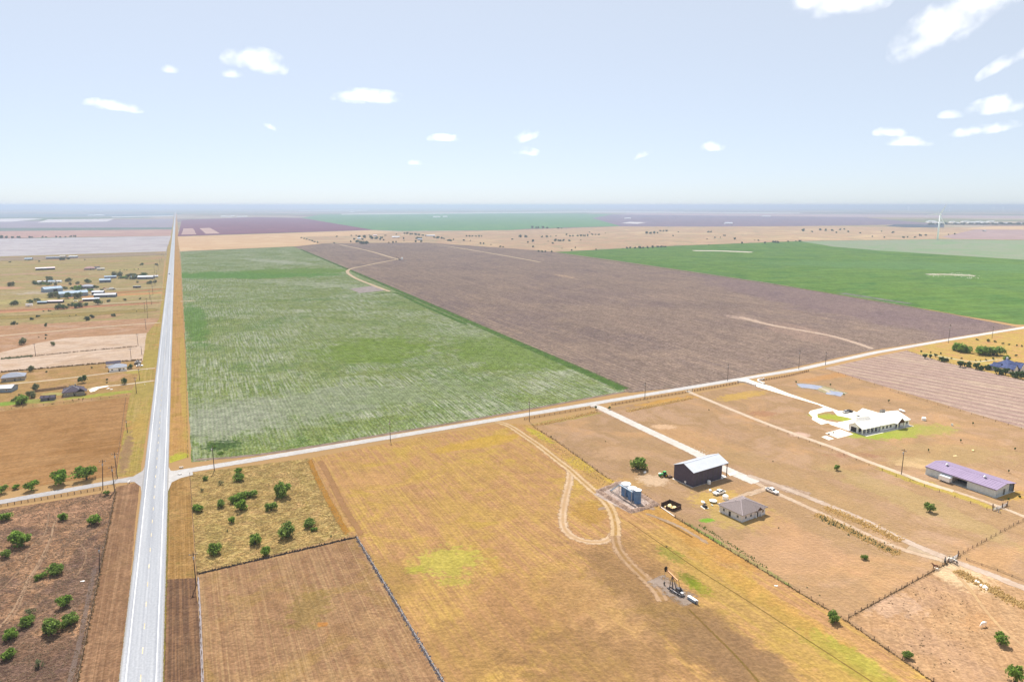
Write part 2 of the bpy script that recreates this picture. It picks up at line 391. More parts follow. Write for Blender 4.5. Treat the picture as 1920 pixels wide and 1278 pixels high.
strip('bare_patch', [(1858,488.3),(1877,488.8)], 12, caliche, Z1+.06)
strip('bare_patch', [(1716,499),(1732,499.4)], 9, caliche, Z1+.06)
strip('bare_patch', [(1645,490),(1735,493.5)], 12, track_mat('worn_pasture', S(190,176,150), S(160,160,130), 1.8, .8), Z1+.05)
# field tracks inside the plowed field
lane = track_mat('field_lane', S(226,200,168), S(214,188,156), .6, 1.0)
sheet('gravel_pad', [(656,541.5),(700,535.5),(726,544),(674,549.5)], field_mat('pad_gravel', (S(178,164,158), S(168,154,150), S(186,172,164)), 8, fine=.15), Z1+.05)
strip('field_track', [(732,547),(700,535),(668,522),(652,511),(658,504),(690,497),(735,488),(748,486.5)], 7.5, lane, Z1+.06)
strip('field_track', [(748,486.5),(735,483),(690,470),(634,458)], 8, lane, Z1+.055)
strip('field_track', [(800,455.8),(880,468),(950,480),(1000,489),(1022,493)], 9, lane, Z1+.055, smooth=False)
strip('bare_patch', [(990,495),(1030,492)], 16, track_mat('tan_bare', S(222,190,146), S(208,176,130), 1.2), Z1+.058)
strip('bare_patch', [(745,486.5),(790,489)], 26, track_mat('wellsite_grass', S(206,184,128), S(170,160,100), 1.2), Z1+.05)
strip('field_track', [(1640,655),(1560,630),(1450,610),(1385,594)], (7, 12), track_mat('faint_lane', S(214,188,168), S(206,178,156), 1.0, 1.0), Z1+.05)
strip('field_track', [(1560,560+35),(1440,575),(1380,566)][::-1], 4, track_mat('fainter_lane', S(190,160,144), S(180,150,140), 1.2, .45), Z1+.05)

# --- lots west of the highway
west = field_mat('west_pasture', (S(186,160,118), S(174,155,104), S(190,152,114)), 70, AZX, (6, 60), S(172,164,100), .5, .16, .35,
  mottle=[(20, S(150,140,84), .55, .72, .5)],
  patches=[pt(150,480,600,26,patch_az(AZX),S(190,164,140),.9,.4), pt(130,560,200,26,patch_az(AZX),S(186,172,110),.7,.5), pt(240,552,90,16,patch_az(AZX),S(206,150,100),.9,.5),
    pt(90,580,260,9,patch_az(AZX),S(208,150,112),.9,.5), pt(60,513,90,16,patch_az(AZX),S(186,150,124),.8,.6), pt(240,505,60,6,patch_az(AZX),S(200,196,110),.8,.5), pt(0,540,40,18,0,S(210,160,130),.8,.6), pt(120,546,70,24,patch_az(AZX),S(200,186,168),.7,.8)])
sheet('west_pasture', [(-400,490+8),(0,481),(309.5,471.3),(300,597),(275,596.5),(0,611),(-400,636)], west, Z1, jit=.8)
red = field_mat('reddish_pasture', (S(200,158,126), S(192,148,112), S(204,166,138)), 40, AZX, (5, 80), S(180,148,104), .45, .14, .5)
sheet('reddish_pasture', [(-400,636),(0,611),(275,596.5),(299,597.5),(296,640),(275,624.5),(120,634),(70,643),(0,661),(-400,700)], red, Z1+.004)
stub = field_mat('pale_mown_lot', (S(222,194,168), S(228,202,180), S(214,184,156)), 35, AZX, (4, 90), S(204,172,146), .5, .10, .6)
sheet('pale_lot', [(-400,700),(0,661),(70,643),(120,634),(275,624.5),(268,675.5),(0,698),(-400,745)], stub, Z1+.004)
hous = field_mat('house_lot', (S(192,150,102), S(182,146,92), S(200,158,116)), 18, AZX, (3, 30), S(176,150,84), .5, .15, .8,
  patches=[pt(215,737,34,5,patch_az(AZX),S(170,170,74),.9,.5), pt(8,757,20,6,patch_az(AZX),S(140,166,66),.95,.4), pt(70,752,14,6,0,S(160,160,84),.8,.5), pt(115,738,14,4,0,S(186,180,110),.8,.6), pt(262,697,12,7,0,S(186,170,84),.8,.5), pt(24,715,12,5,0,S(200,170,110),.8,.6)])
sheet('house_lot', [(-400,745),(0,698),(268,675.5),(263,690),(243,744.5),(0,771),(-400,814)], hous, Z1+.004)
oran = field_mat('orange_hay', (S(174,130,82), S(180,136,88), S(166,122,74)), 45, AZX + .06, (3.2, 46), S(192,150,102), .5, .14, .7, mottle=[(16, S(160,116,70), .5, .7, .5)])
sheet('hay_lot', [(-400,814),(0,771),(243,744.5),(218,893),(130,901),(60,913),(0,922),(-400,990)], oran, Z1+.004)
vergeA = field_mat('verge_grass', (S(186,158,88), S(176,156,80), S(196,150,90)), 22, AZH, (1.6, 60), S(200,170,110), .5, .16, .8, mottle=[(12, S(172,160,66), .5, .7, .7)],
  patches=[pt(270,730,9,26,-AZH,S(176,156,84),.8,.5), pt(287,670,10,40,-AZH,S(178,158,80),.9,.4), pt(295,575,10,90,-AZH,S(180,160,80),.8,.5), pt(262,800,4,30,-AZH,S(190,158,84),.8,.5), pt(236,850,3,36,-AZH,S(160,124,98),.75,.6)])
sheet('verge', [(329,400),(326.5,400),(316,448),(299,597),(275,625),(268,675.5),(243,744.5),(218,893),(262,893),(300,660)], vergeA, Z1+.008, step=8)
vergeB = field_mat('verge_mown', (S(158,122,90), S(148,112,84), S(166,128,96)), 16, AZH, (.9, 70), S(182,144,110), .6, .2, 1.0, mottle=[(6, S(132,100,78), .5, .7, .5)])
sheet('verge', [(218,912),(262,903),(226,1278),(200,1500),(85,1500),(145,1278)], vergeB, Z1+.008)
lowl = field_mat('scrub_lot', (S(170,130,98), S(182,140,106), S(152,116,90)), 24, R(25), (2.2, 10), S(164,132,106), .4, .36, .9, bumpd=.35,
  patches=[pt(60,1240,34,14,-.4,S(106,84,74),.6,.8), pt(150,1100,12,16,0,S(112,92,84),.6,.8), pt(120,960,40,8,patch_az(AZX),S(184,142,112),.7,.6)],
  mottle=[(7, S(160,130,106), .48, .66, .6), (2.6, S(98,78,70), .5, .68, .7), (30, S(112,90,84), .48, .66, .7)])
sheet('scrub_lot', [(-500,1040),(0,955),(217,920),(145,1278),(85,1500),(-700,1600)], lowl, Z1+.004)
strip('cattle_path', [(112,965),(100,985),(96,1005),(72,1055),(50,1090),(42,1110),(20,1150),(-10,1185)], .8, track_mat('worn_trail', S(206,172,140), S(194,158,128), .5, .85), Z1+.03)
strip('cattle_path', [(92,958),(84,1000),(58,1025),(45,1055),(22,1085),(-5,1110)], .7, track_mat('worn_trail_b', S(200,166,136), S(190,154,124), .6, .7), Z1+.03)
strip('cattle_path', [(98,1005),(82,1045),(58,1085),(45,1110),(34,1140),(12,1170)], .7, track_mat('worn_trail_c', S(200,166,136), S(190,154,124), .6, .7), Z1+.03)
strip('cattle_path', [(150,1020),(161,1034),(158,1055),(140,1085)], .6, track_mat('worn_trail_d', S(196,162,132), S(186,150,120), .6, .7), Z1+.03)
strip('mown_track', [(178,1065),(168,1110),(150,1200),(128,1290),(110,1400)], 1.6, track_mat('grey_trail', S(168,146,134), S(150,128,118), 1.0, .6), Z1+.03)

# --- lots between the highway and the hay field
sheet('verge', [(329.3,400),(331.8,400),(337,478),(343.5,600),(349,700),(354.8,856),(318,868),(316,850),(320,660),(326.5,480)], field_mat('verge_grass_east', (S(192,146,84), S(200,154,96), S(182,144,76)), 18, AZH, (1.2, 70), S(206,164,92), .55, .15, 1.0,
   patches=[pt(336,862,6,12,-AZH,S(186,182,60),.9,.5), pt(345,700,3,200,-AZH,S(190,166,80),.6,.5)]), Z1+.009)
vE = field_mat('verge_south', (S(176,136,80), S(164,126,74), S(186,146,90)), 16, AZH, (.9, 60), S(196,156,100), .5, .2, 1.0, mottle=[(8, S(140,122,66), .5, .7, .6)])
sheet('verge', [(315,896),(356,887),(363,1020),(367,1083),(310,1086)], vE, Z1+.008)
vS = field_mat('verge_burnt', (S(128,100,78), S(118,90,72), S(138,108,84)), 14, AZH, (.8, 60), S(170,128,92), .55, .2, 1.0)
sheet('verge', [(309.5,1086),(367,1083),(381,1278),(392,1500),(287,1500),(302,1278)], vS, Z1+.012)
strip('grass_fringe', [(316,880),(313,980),(309,1100),(304,1240),(298,1400)], 1.6, track_mat('fringe_weeds', S(140,128,66), S(170,144,76), 1.4, .9), .051)
strip('grass_fringe', [(263.5,960),(248,1090),(226,1278),(208,1420)], 1.3, track_mat('fringe_weeds_w', S(172,144,76), S(180,146,86), 1.4, .9), .051)
scru = field_mat('scrub_grass', (S(190,156,98), S(180,148,92), S(200,162,108)), 16, R(40), (2, 5), S(206,182,116), .5, .32, .8, bumpd=.4,
  mottle=[(5, S(150,128,66), .48, .66, .7), (2.2, S(214,186,126), .5, .66, .6), (18, S(164,146,84), .5, .66, .6)])
sheet('scrub_pasture', [(356,887),(580,858.5),(655,1004),(369,1075)], scru, Z1+.004)
AZ2 = math.atan2((G(830,1278)-G(668,1006)).x, (G(830,1278)-G(668,1006)).y)
hay = field_mat('hay_field_grass', (S(196,156,94), S(196,150,104), S(200,160,94)), 34, AZ2, (1.7, 46), S(210,174,92), .55, .14, .8, bumpd=.12,
  mottle=[(11, S(182,144,84), .5, .7, .5), (40, S(194,148,106), .5, .64, .7), (24, S(204,172,72), .52, .7, .6)],
  patches=[pt(840,1052,13,11,.3,S(192,180,80),.8,.8), pt(775,1068,4,3,0,S(178,172,66),.7,.8), pt(850,1090,6,3,0,S(184,176,70),.6,1.0),
    pt(1260,1150,50,14,patch_az(AZ2),S(146,114,80),.75,.6), pt(1180,1060,16,24,0,S(164,128,86),.6,.7), pt(1130,1160,34,14,patch_az(AZ2),S(186,146,104),.6,.7), pt(1400,1250,30,12,patch_az(AZ2),S(150,118,86),.7,.6), pt(700,1090,14,20,.3,S(168,134,78),.6,.7),
    pt(1300,1000,8,34,-AZ2,S(198,150,80),.8,.5), pt(1430,1120,5,40,-AZ2,S(198,156,80),.8,.5), pt(1590,1235,6,16,-AZ2,S(172,164,68),.85,.6), pt(1260,1040,4,7,-AZ2,S(140,140,60),.7,.8), pt(1310,1100,3,6,-AZ2,S(140,150,40),.9,.8), pt(1290,1085,3,5,-AZ2,S(120,130,40),.7,.8),
    pt(900,830,30,8,patch_az(AZX),S(204,166,66),.7,.5), pt(1010,815,3,16,-AZ2,S(196,180,60),.85,.5), pt(1090,870,6,14,-AZ2,S(200,172,70),.8,.6), pt(1160,900,7,5,0,S(206,176,70),.8,.6), pt(1105,960,8,12,0,S(182,142,62),.6,.6), pt(690,900,16,10,0,S(206,160,104),.5,.8), pt(880,1220,40,16,patch_az(AZX),S(164,126,82),.55,.7), pt(1120,1240,26,16,0,S(150,116,78),.6,.7), pt(1000,1120,24,16,0,S(176,134,88),.45,.8), pt(1480,1190,10,50,-AZ2,S(178,150,74),.5,.7)])
sheet('hay_field', [(584,858),(780,820),(940,793),(1000,797),(1042,826),(1130,890),(1225,942),(1265,970),(1420,1063),(1590,1166),(1750,1278),(2060,1500),(960,1500),(830,1278),(668,1005),(655,1004)], hay, Z1+.004)
strip('field_edge', [(580,860),(592,890),(620,945),(652,1003)], 3.2, track_mat('orange_edge', S(196,142,62), S(204,152,76), 1.1, .85, soft=.5), Z1+.02)
strip('field_edge', [(600,862),(620,900),(645,950),(680,1005)], 3.6, track_mat('pink_edge', S(206,158,112), S(196,150,104), 1.1, .7, soft=.5), Z1+.018)
mown = field_mat('mown_plot', (S(172,134,98), S(164,126,94), S(178,140,100)), 16, AZ2 + .02, (.9, 60), S(190,156,112), .6, .18, 1.0,
  mottle=[(9, S(160,120,82), .5, .7, .55), (20, S(170,138,80), .5, .66, .6)], patches=[pt(580,1140,7,12,0,S(150,126,70),.6,.8), pt(605,1170,2,1.4,0,S(190,130,60),.8,.6)])
sheet('mown_plot', [(370,1077),(668,1007),(830,1278),(960,1500),(392,1500),(381,1278)], mown, Z1+.006)
strip('pale_path', [(371,1080),(375,1150),(380,1278),(386,1420)], .75, track_mat('path_dust', S(206,196,200), S(190,180,182), .8, .95), Z1+.03)

# --- lots of the houses and barns to the right
lots = field_mat('dry_lot', (S(188,152,119), S(178,144,106), S(194,158,126)), 30, AZD, (2.5, 60), S(196,162,112), .22, .07, .8,
  mottle=[(22, S(190,152,108), .5, .72, .4), (45, S(206,162,116), .5, .66, .7)],
  patches=[pt(1250,752,30,5,patch_az(AZX),S(204,156,76),.85,.6), pt(1060,785,26,4,patch_az(AZX),S(176,158,84),.8,.6), pt(1390,742,24,7,patch_az(AZX),S(206,168,86),.8,.6), pt(1560,705,40,6,patch_az(AZX),S(200,150,96),.8,.6), pt(1180,905,9,7,0,S(200,160,100),.6,.7),
    pt(1225,900,8,7,0,S(222,192,160),.8,.6), pt(1345,935,14,10,.5,S(206,172,92),.8,.7), pt(1390,965,16,14,.4,S(198,170,92),.6,.6), pt(1270,985,2.6,2,0,S(120,170,50),.95,.6), pt(1325,975,3.5,2,.2,S(130,176,52),.95,.7), pt(1375,1035,2,30,-AZ2,S(120,156,60),.85,.5),
    pt(1675,808,26,12,.45,S(168,178,66),.9,.5), pt(1632,814,16,7,.2,S(168,178,66),.9,.5), pt(1600,785,26,8,-.3,S(176,184,60),.9,.4), pt(1735,806,22,10,.3,S(176,172,84),.65,.7), pt(1720,868,14,8,0,S(220,188,140),.7,.6), pt(1700,895,18,4,patch_az(AZD),S(190,170,70),.8,.6), pt(1790,925,20,3.5,patch_az(AZD),S(196,172,76),.8,.6),
    pt(1880,925,10,8,0,S(206,166,80),.8,.6), pt(1450,985,40,10,patch_az(AZD),S(206,160,120),.4,.6), pt(1500,815,6,5,0,S(224,190,170),.9,.5), pt(1580,760,50,12,patch_az(AZD),S(196,158,104),.5,.6), pt(1430,775,10,6,0,S(176,128,96),.7,.8), pt(1245,800,8,5,0,S(222,184,146),.9,.5), pt(1660,850,30,5,.1,S(176,132,102),.75,.7), pt(1480,900,60,14,patch_az(AZD),S(182,150,104),.5,.7), pt(1760,850,40,16,0,S(184,156,106),.55,.7), pt(1700,935,50,10,patch_az(AZD),S(186,160,108),.6,.7), pt(1450,1040,30,16,0,S(202,160,122),.5,.7), pt(1160,850,14,10,0,S(200,162,124),.6,.7)])
sheet('dry_lots', [(985,797),(1122,768),(1310,737),(1400,720),(1545,690),(1930,806),(2400,930),(2400,1600),(2180,1600),(1750,1278),(1590,1166),(1420,1063),(1265,970),(1225,942),(1130,890),(1042,826)], lots, Z1+.002)
hors = field_mat('horse_paddock', (S(196,158,118), S(190,150,110), S(192,154,120)), 26, R(20), (2.5, 12), S(212,172,128), .4, .16, .8,
  mottle=[(2.2, S(160,120,80), .60, .74, .7)], patches=[pt(1800,1075,10,12,0,S(226,196,156),.85,.5), pt(1660,1130,12,8,0,S(210,176,150),.5,.7), pt(1835,1165,8,4,.5,S(196,150,104),.6,.7)])
sheet('horse_paddock', [(1592,1158),(1760,1066),(1795,1046),(1935,1110),(2400,1290),(2400,1600),(2180,1600),(1750,1278)], hors, Z1+.006)
AZP = math.atan2((G(1917,730)-G(1690,690)).x, (G(1917,730)-G(1690,690)).y)
pl2 = field_mat('row_plowed_soil', (S(196,170,154), S(190,162,148), S(202,176,156)), 30, AZP, (4.5, 90), S(214,190,160), .45, .12, .7, rows=(9, S(172,142,132), .8), bumpd=.2)
sheet('row_field', [(1545,690),(1640,669),(1700,657),(1760,676),(1920,713),(2400,830),(2400,930),(1930,806)], pl2, Z1+.006)
gard = field_mat('garden_grass', (S(204,162,104), S(198,168,92), S(208,160,106)), 18, AZD, (3, 30), S(206,176,84), .45, .13, .7)
sheet('garden_lot', [(1700,657),(1740,645),(1920,614),(2300,546),(2400,700),(2400,830),(1920,713),(1760,676)], gard, Z1+.008)
strip('lawn_strip', [(1722,660),(1800,675),(1850,681),(1900,690)], (7, 5), track_mat('yellow_lawn', S(206,186,96), S(214,196,116), .9, .95), Z1+.02)
strip('garden_path', [(1745,664),(1790,673),(1830,678),(1870,674),(1896,678)], 2.6, track_mat('path_gravel', S(228,218,190), S(220,206,176), .5, 1.0), Z1+.03)

# ---------------------------------------------------------------- roads
hd = Vector((math.sin(AZH), math.cos(AZH), 0)); hn = Vector((math.cos(AZH), -math.sin(AZH), 0))
hA = (G(226,1278) + G(302,1278)) / 2
HW = (G(302,1278) - G(226,1278)).length * math.cos(AZH)
def hp(u, v): return hA + hd * u + hn * v
def world_strip(name, u0, u1, v, w, mat, z, n=40, step=None):
    us = [u0 * (u1 / u0) ** (i / n) if u0 > 0 else u0 + (u1 - u0) * i / n for i in range(n + 1)]
    return strip(name, [hp(u, v) for u in us], w, mat, z, world_pts=True, smooth=False, ends=False)
def asphalt():
    N = NT('bleached_asphalt'); P = N.pos()
    n = N.noise(P, 1.6, 4, .6); nb = N.noise(N.rot(AZH, .5, .02), 1.0, 4, .6); nc = N.noise(N.rot(AZH, 1.2, .004), 1.0, 3, .5)
    c = N.mix(N.ss(nb, .3, .7), S(203,205,212), S(220,221,226)); c = N.mix(N.ss(nc, .45, .6, 0, .6), c, S(186,189,198))
    sd = N.m('ABSOLUTE', N.attr('side'))
    wear = N.m('MULTIPLY', N.ss(sd, .12, .3), N.ss(sd, .62, .45)); c = N.mix(N.m('MULTIPLY', wear, .5), c, S(212,214,220))
    c = N.mix(N.ss(sd, .86, .97), c, S(190,184,180))
    c = N.mix(N.ss(n, .35, .7, .18, 0), c, S(110,114,120))
    e = N.attr('edge'); a = N.ss(N.m('ADD', e, N.m('MULTIPLY', N.m('SUBTRACT', N.noise(P, 1.1, 4, .6), .5), .10)), .0, .02)
    return N.end(N.alpha(N.diffuse(c), a))
world_strip('highway', -140, 16500, 0, HW * 1.10, asphalt(), .07, 60)
white_paint = paint('road_paint', S(228,228,230), .7, dirt=.2, scale=.6)
LW = G(0,0)
for vv in (-.375, .375): world_strip('road_marking', -140, 9000, vv * HW, .16, white_paint, .085, 60)
def dashes():
    mb = MB()
    for k in range(-10, 150):
        u = k * 12.2; a = hp(u, -.09); b = hp(u + 3.05, -.09); w = hn * .11
        z = Vector((0, 0, .125)); mb.quad(a - w + z, b - w + z, b + w + z, a + w + z)
    tag(mb.build('road_marking', paint('yellow_road_paint', S(206,188,148), .7, dirt=.35, scale=.6)), kind='structure')
dashes()
grav = track_mat('white_gravel', S(234,229,226), S(226,221,218), .25, 1.0, soft=.12)
gravL = track_mat('grey_gravel', S(206,202,204), S(214,208,206), .25, 1.0, soft=.12)
xA, xB = G(322,887), G(1500,692)
xd = (xB - xA).normalized()
cross = [xA - xd * 6 + Vector((0,0,0)), xA + xd * 60, xA + xd * 180, xA + xd * 300, xB, G(1640,661), G(1760,640), G(1920,614), G(2200,563)]
strip('cross_road', cross, 6.6, grav, .055, world_pts=True, smooth=False, ends=False)
strip('cross_road', [G(268,893), G(180,909), G(90,925), G(0,941), G(-300,995)], 5.6, gravL, .055, world_pts=True, smooth=False, ends=False)
# flared mouths where the side roads meet the highway
sheet('road_apron', [(312,868),(320,882),(340,884),(360,880),(362,890),(338,896),(322,904),(311,930)], grav, .06, jit=.1)
sheet('road_apron', [(274,868),(268,882),(250,893),(222,899),(226,905),(252,903),(264,912),(266,930),(290,900)], gravL, .06, jit=.1)
for o in [x for x in COL.objects if x.name.startswith('road_apron')]:
    A = o.data.attributes.new('edge', 'FLOAT', 'POINT'); A.data.foreach_set('value', [.6] * len(o.data.vertices))
dirtm = track_mat('roadside_dirt', S(200,172,146), S(190,160,130), 1.0, .8, soft=.4)
strip('roadside_ditch', [(362,862),(500,841+9),(733,812),(940,776.5),(1180,733),(1295,714+6)], 3.2, track_mat('ditch_soil', S(182,158,146), S(160,140,122), 1.0, .9), .045)
for pix, w in [([(312,538),(240,541),(175,545)], 5), ([(310,562),(250,566),(172,571)], 5), ([(305,604.5),(200,612),(100,621),(0,629.5),(-200,648)], 5), ([(300,644),(258,648.5)], 4.5),
               ([(294,689.5),(230,696),(150,706),(80,714),(30,719),(-60,731)], 3.6), ([(291,713),(240,720),(180,726),(168,731)], 4.4), ([(315,497),(262,499.5)], 5), ([(306,571),(292,573)], 5), ([(311,517),(300,519)], 4), ([(88,544),(40,546),(10,549)], 4), ([(309,526),(298,528)], 4)]:
    strip('driveway', pix, w, track_mat('pale_drive', S(232,212,182), S(224,202,172), .5, 1.0) if 'pale_drive' not in bpy.data.materials else bpy.data.materials['pale_drive'], Z1+.03)
strip('driveway', [(337,471.5),(344,471),(352,471)], 12, bpy.data.materials['pale_drive'], .05)
strip('driveway', [(338,565),(352,564.5),(366,563)], 7, bpy.data.materials['pale_drive'], .05)
# drives of the lots to the right
wg = track_mat('crushed_limestone', S(244,236,228), S(236,226,216), .3, 1.0, soft=.15)
strip('driveway', [(1108,760),(1122,763),(1150,776),(1200,800),(1260,828),(1310,852),(1345,872),(1375,886),(1420,905)], (6.4, 7.5), wg, .06)
dust = track_mat('dusty_lane', S(230,204,178), S(220,190,160), .7, .95, soft=.35)
strip('dirt_road', [(1395,893),(1450,921),(1520,953),(1580,980),(1640,1008),(1700,1032),(1770,1050)], 3.4, dust, .055)
strip('dirt_road', [(1400,890),(1470,914),(1545,944),(1620,975),(1690,1010),(1760,1040),(1800,1056),(1860,1078),(1920,1102),(2100,1170)], (4.2, 4.6), track_mat('pale_lane', S(226,204,186), S(216,190,168), .7, .95, soft=.3), .06)
strip('bare_patch', [(1700,1024),(1750,1042),(1800,1052)], 9, track_mat('trodden_earth', S(228,204,172), S(216,190,160), 1.1, .8, soft=.5), .05)
strip('bare_patch', [(1420,900),(1460,912),(1520,930)], 9, track_mat('scraped_earth', S(224,196,176), S(214,182,156), 1.2, .7, soft=.5), .045)
strip('dirt_road', [(1400,928),(1420,921),(1440,915)], 4, dust, .05)
strip('dirt_road', [(1365,940),(1400,926),(1430,917)], 3, dust, .05)
strip('cattle_path', [(1785,1068),(1815,1100),(1845,1140),(1880,1180),(1925,1215)], 1.4, track_mat('horse_trail', S(228,190,140), S(218,180,136), .6, .85, soft=.3), Z1+.03)
strip('driveway', [(1288,732),(1300,738),(1370,767),(1440,795),(1500,817),(1560,838),(1620,862),(1680,884),(1740,906),(1790,921)], 4.0, track_mat('ranch_drive', S(238,214,188), S(230,204,178), .5, 1.0, soft=.2), .055)
strip('dirt_road', [(1770,914),(1830,934),(1880,952),(1930,972)], 3, dust, .05)
strip('dirt_road', [(1850,860),(1885,882),(1930,905)], 1.6, track_mat('faint_wheel_track', S(220,178,132), S(206,164,120), .9, .7), .045)
conc = paint('white_concrete', S(226,219,203), .8, dirt=.1, scale=.15)
def slab(name, pix, z0=0.0, z1=.12, mat=None):
    vs = outline([G(*p) for p in pix], 1.5, .0, z1); n = len(vs)
    from mathutils.geometry import tessellate_polygon
    t = [tuple(x) for x in tessellate_polygon([[Vector(v) for v in vs]])]
    mb = MB(); low = [(v[0], v[1], z0) for v in vs]
    t = [x if (Vector(vs[x[1]]) - Vector(vs[x[0]])).cross(Vector(vs[x[2]]) - Vector(vs[x[0]])).z > 0 else x[::-1] for x in t]
    mb.add(vs + low, t + [(i, i + n, (i + 1) % n + n, (i + 1) % n) for i in range(n)])
    return tag(mb.build(name, mat or conc), kind='structure')
slab('concrete_drive', [(1385,712),(1398,709),(1420,717),(1445,724),(1480,738),(1530,755),(1572,770),(1600,770),(1615,777),(1610,790),(1590,783),(1570,779),(1562,770),(1546,772),(1532,776),(1533,783),(1550,789),(1568,792),(1600,800),(1586,806),(1566,797),(1552,793),(1540,796),(1522,786),(1524,782),(1516,774),(1520,770),(1545,764),(1535,759),(1480,743),(1420,725)])
slab('concrete_pad', [(1547,812),(1575,804.5),(1600,814),(1571,821.5)])
slab('concrete_pad', [(1540,819),(1549,816.5),(1564,822.5),(1554,825)])
slab('concrete_pad', [(1365,888),(1377,884),(1381,887),(1369,892)])
slab('concrete_drive', [(167,732),(172,728.5),(182,725.5),(203,722.5),(203,724.5),(186,728),(178,733),(170,735)], mat=paint('drive_concrete', S(226,214,200), .9, dirt=.1, scale=.3))
# tracks round the wells
tr = track_mat('wheel_track', S(238,206,164), S(230,196,150), .8, .95, ruts=S(196,154,88), soft=.25)
strip('dirt_track', [(930,790),(945,794.5),(960,801),(985,818),(1010,835),(1048,865),(1067,879),(1090,900),(1113,920),(1136,941),(1148,960),(1154,985),(1154,1005)], (4.8, 4.8), tr, .055)
strip('dirt_track', [(1035,855),(1056,870),(1068,884),(1067,905),(1059,938),(1055,970),(1060,993),(1078,1008),(1108,1016),(1134,1014),(1150,1002),(1155,984),(1151,965)], 4.6, track_mat('wheel_track_loop', S(236,206,172), S(222,188,150), 1.2, 1.0, ruts=S(214,176,130), soft=.4), .05)
strip('dirt_track', [(1152,1000),(1158,1025),(1175,1050),(1200,1075),(1230,1105),(1245,1128)], 5.2, track_mat('faint_track', S(222,186,150), S(210,172,132), 1.2, .85, ruts=S(186,146,92), soft=.4), .05)
strip('dirt_track', [(1215,962),(1260,985),(1300,1008)], 1.2, track_mat('mower_line', S(150,116,70), S(160,120,72), 1.0, .6), .045)
dk = track_mat('mower_track', S(150,128,62), S(160,126,70), 1.1, .7, soft=.4)
strip('mower_track', [(1175,975),(1240,1020),(1310,1068),(1400,1125),(1500,1190),(1600,1255),(1700,1320)], .55, dk, .045)
strip('mower_track', [(1290,1140),(1330,1180),(1390,1240),(1440,1300)], .9, dk, .045)
strip('bare_patch', [(1226,1083),(1258,1104),(1298,1132)], 9.5, track_mat('oily_gravel', S(192,172,158), S(176,156,140), 1.7, .9, soft=.6), .05)
strip('bare_patch', [(1120,955),(1180,945),(1230,955)], 3, track_mat('loose_earth', S(206,178,156), S(196,166,140), 1.2, .8), .05)
strip('bare_patch', [(1060,868),(1082,862)], 5, track_mat('grey_gravel_patch', S(214,200,188), S(196,180,166), 1.2, .95), .05)
strip('bare_patch', [(1210,962),(1270,985),(1330,1020)], 2.0, track_mat('fence_dust', S(214,186,158), S(200,170,140), 1.2, .8), .045)
# pond, drying out
def pond():
    N = NT('pond_water'); P = N.pos(); e = N.attr('edge')
    c = N.mix(N.ss(N.noise(P, .2, 4), .35, .65), S(176,182,204), S(188,192,208))
    a = N.ss(N.m('ADD', e, N.m('MULTIPLY', N.m('SUBTRACT', N.noise(P, .35, 4), .5), .5)), .1, .35)
    return N.end(N.alpha(N.diffuse(c), a))
pm = track_mat('pond_rim', S(214,204,172), S(196,180,130), .7, .9, soft=.5)
strip('pond_shore', [(1494,722),(1516,724),(1540,727),(1555,733),(1582,740)], 18, pm, .045)
pw = pond()
strip('pond_water', [(1497,723),(1512,723.5),(1527,725.5),(1538,727.5)], 14, pw, .06)
strip('pond_water', [(1550,735),(1566,737.5),(1580,739.5)], 13, pw, .06)
strip('pond_shore', [(1536,727),(1548,731),(1556,736)], 3, track_mat('pond_sand', S(232,220,200), S(224,208,184), .6, 1.0), .07)

gold = track_mat('golden_weed_bed', S(196,156,92), S(176,136,80), 1.3, .9, soft=.4)
for pix, w in [([(1545,949),(1590,968),(1640,990),(1692,1016)], 4.6), ([(1527,962),(1580,988),(1640,1018),(1688,1040)], 4.4), ([(1792,1068),(1830,1090),(1870,1112),(1935,1144)], 4), ([(1000,798),(1040,790),(1122,771)], 4), ([(1172,772),(1240,758),(1298,746)], 4)]:
    strip('weed_bed', pix, w, gold, .052)

# banded pastures west of the highway
for pix, w, c0, c1 in [([(-60,487),(100,483.5),(309,475)], 150, S(188,164,142), S(178,158,132)), ([(-60,503),(150,496),(306,489)], 70, S(198,178,116), S(190,172,106)), ([(150,511),(306,504)], 30, S(204,200,120), S(190,180,110)),
   ([(170,552),(240,547),(308,541)], 26, S(210,152,104), S(198,146,100)), ([(-60,585),(120,577),(303,566.5)], 20, S(208,150,114), S(196,140,104)), ([(-60,598),(140,590),(300,580)], 34, S(184,160,94), S(176,154,90)), ([(-60,520),(60,515.5)], 26, S(188,156,134), S(176,150,130)), ([(50,561),(172,553)], 22, S(222,204,186), S(210,190,170)), ([(-60,545),(20,541)], 40, S(212,168,140), S(200,160,130))]:
    strip('pasture_band', pix, w, track_mat('band_cover', c0, c1, 1.3, .85, soft=.5), Z1+.002)
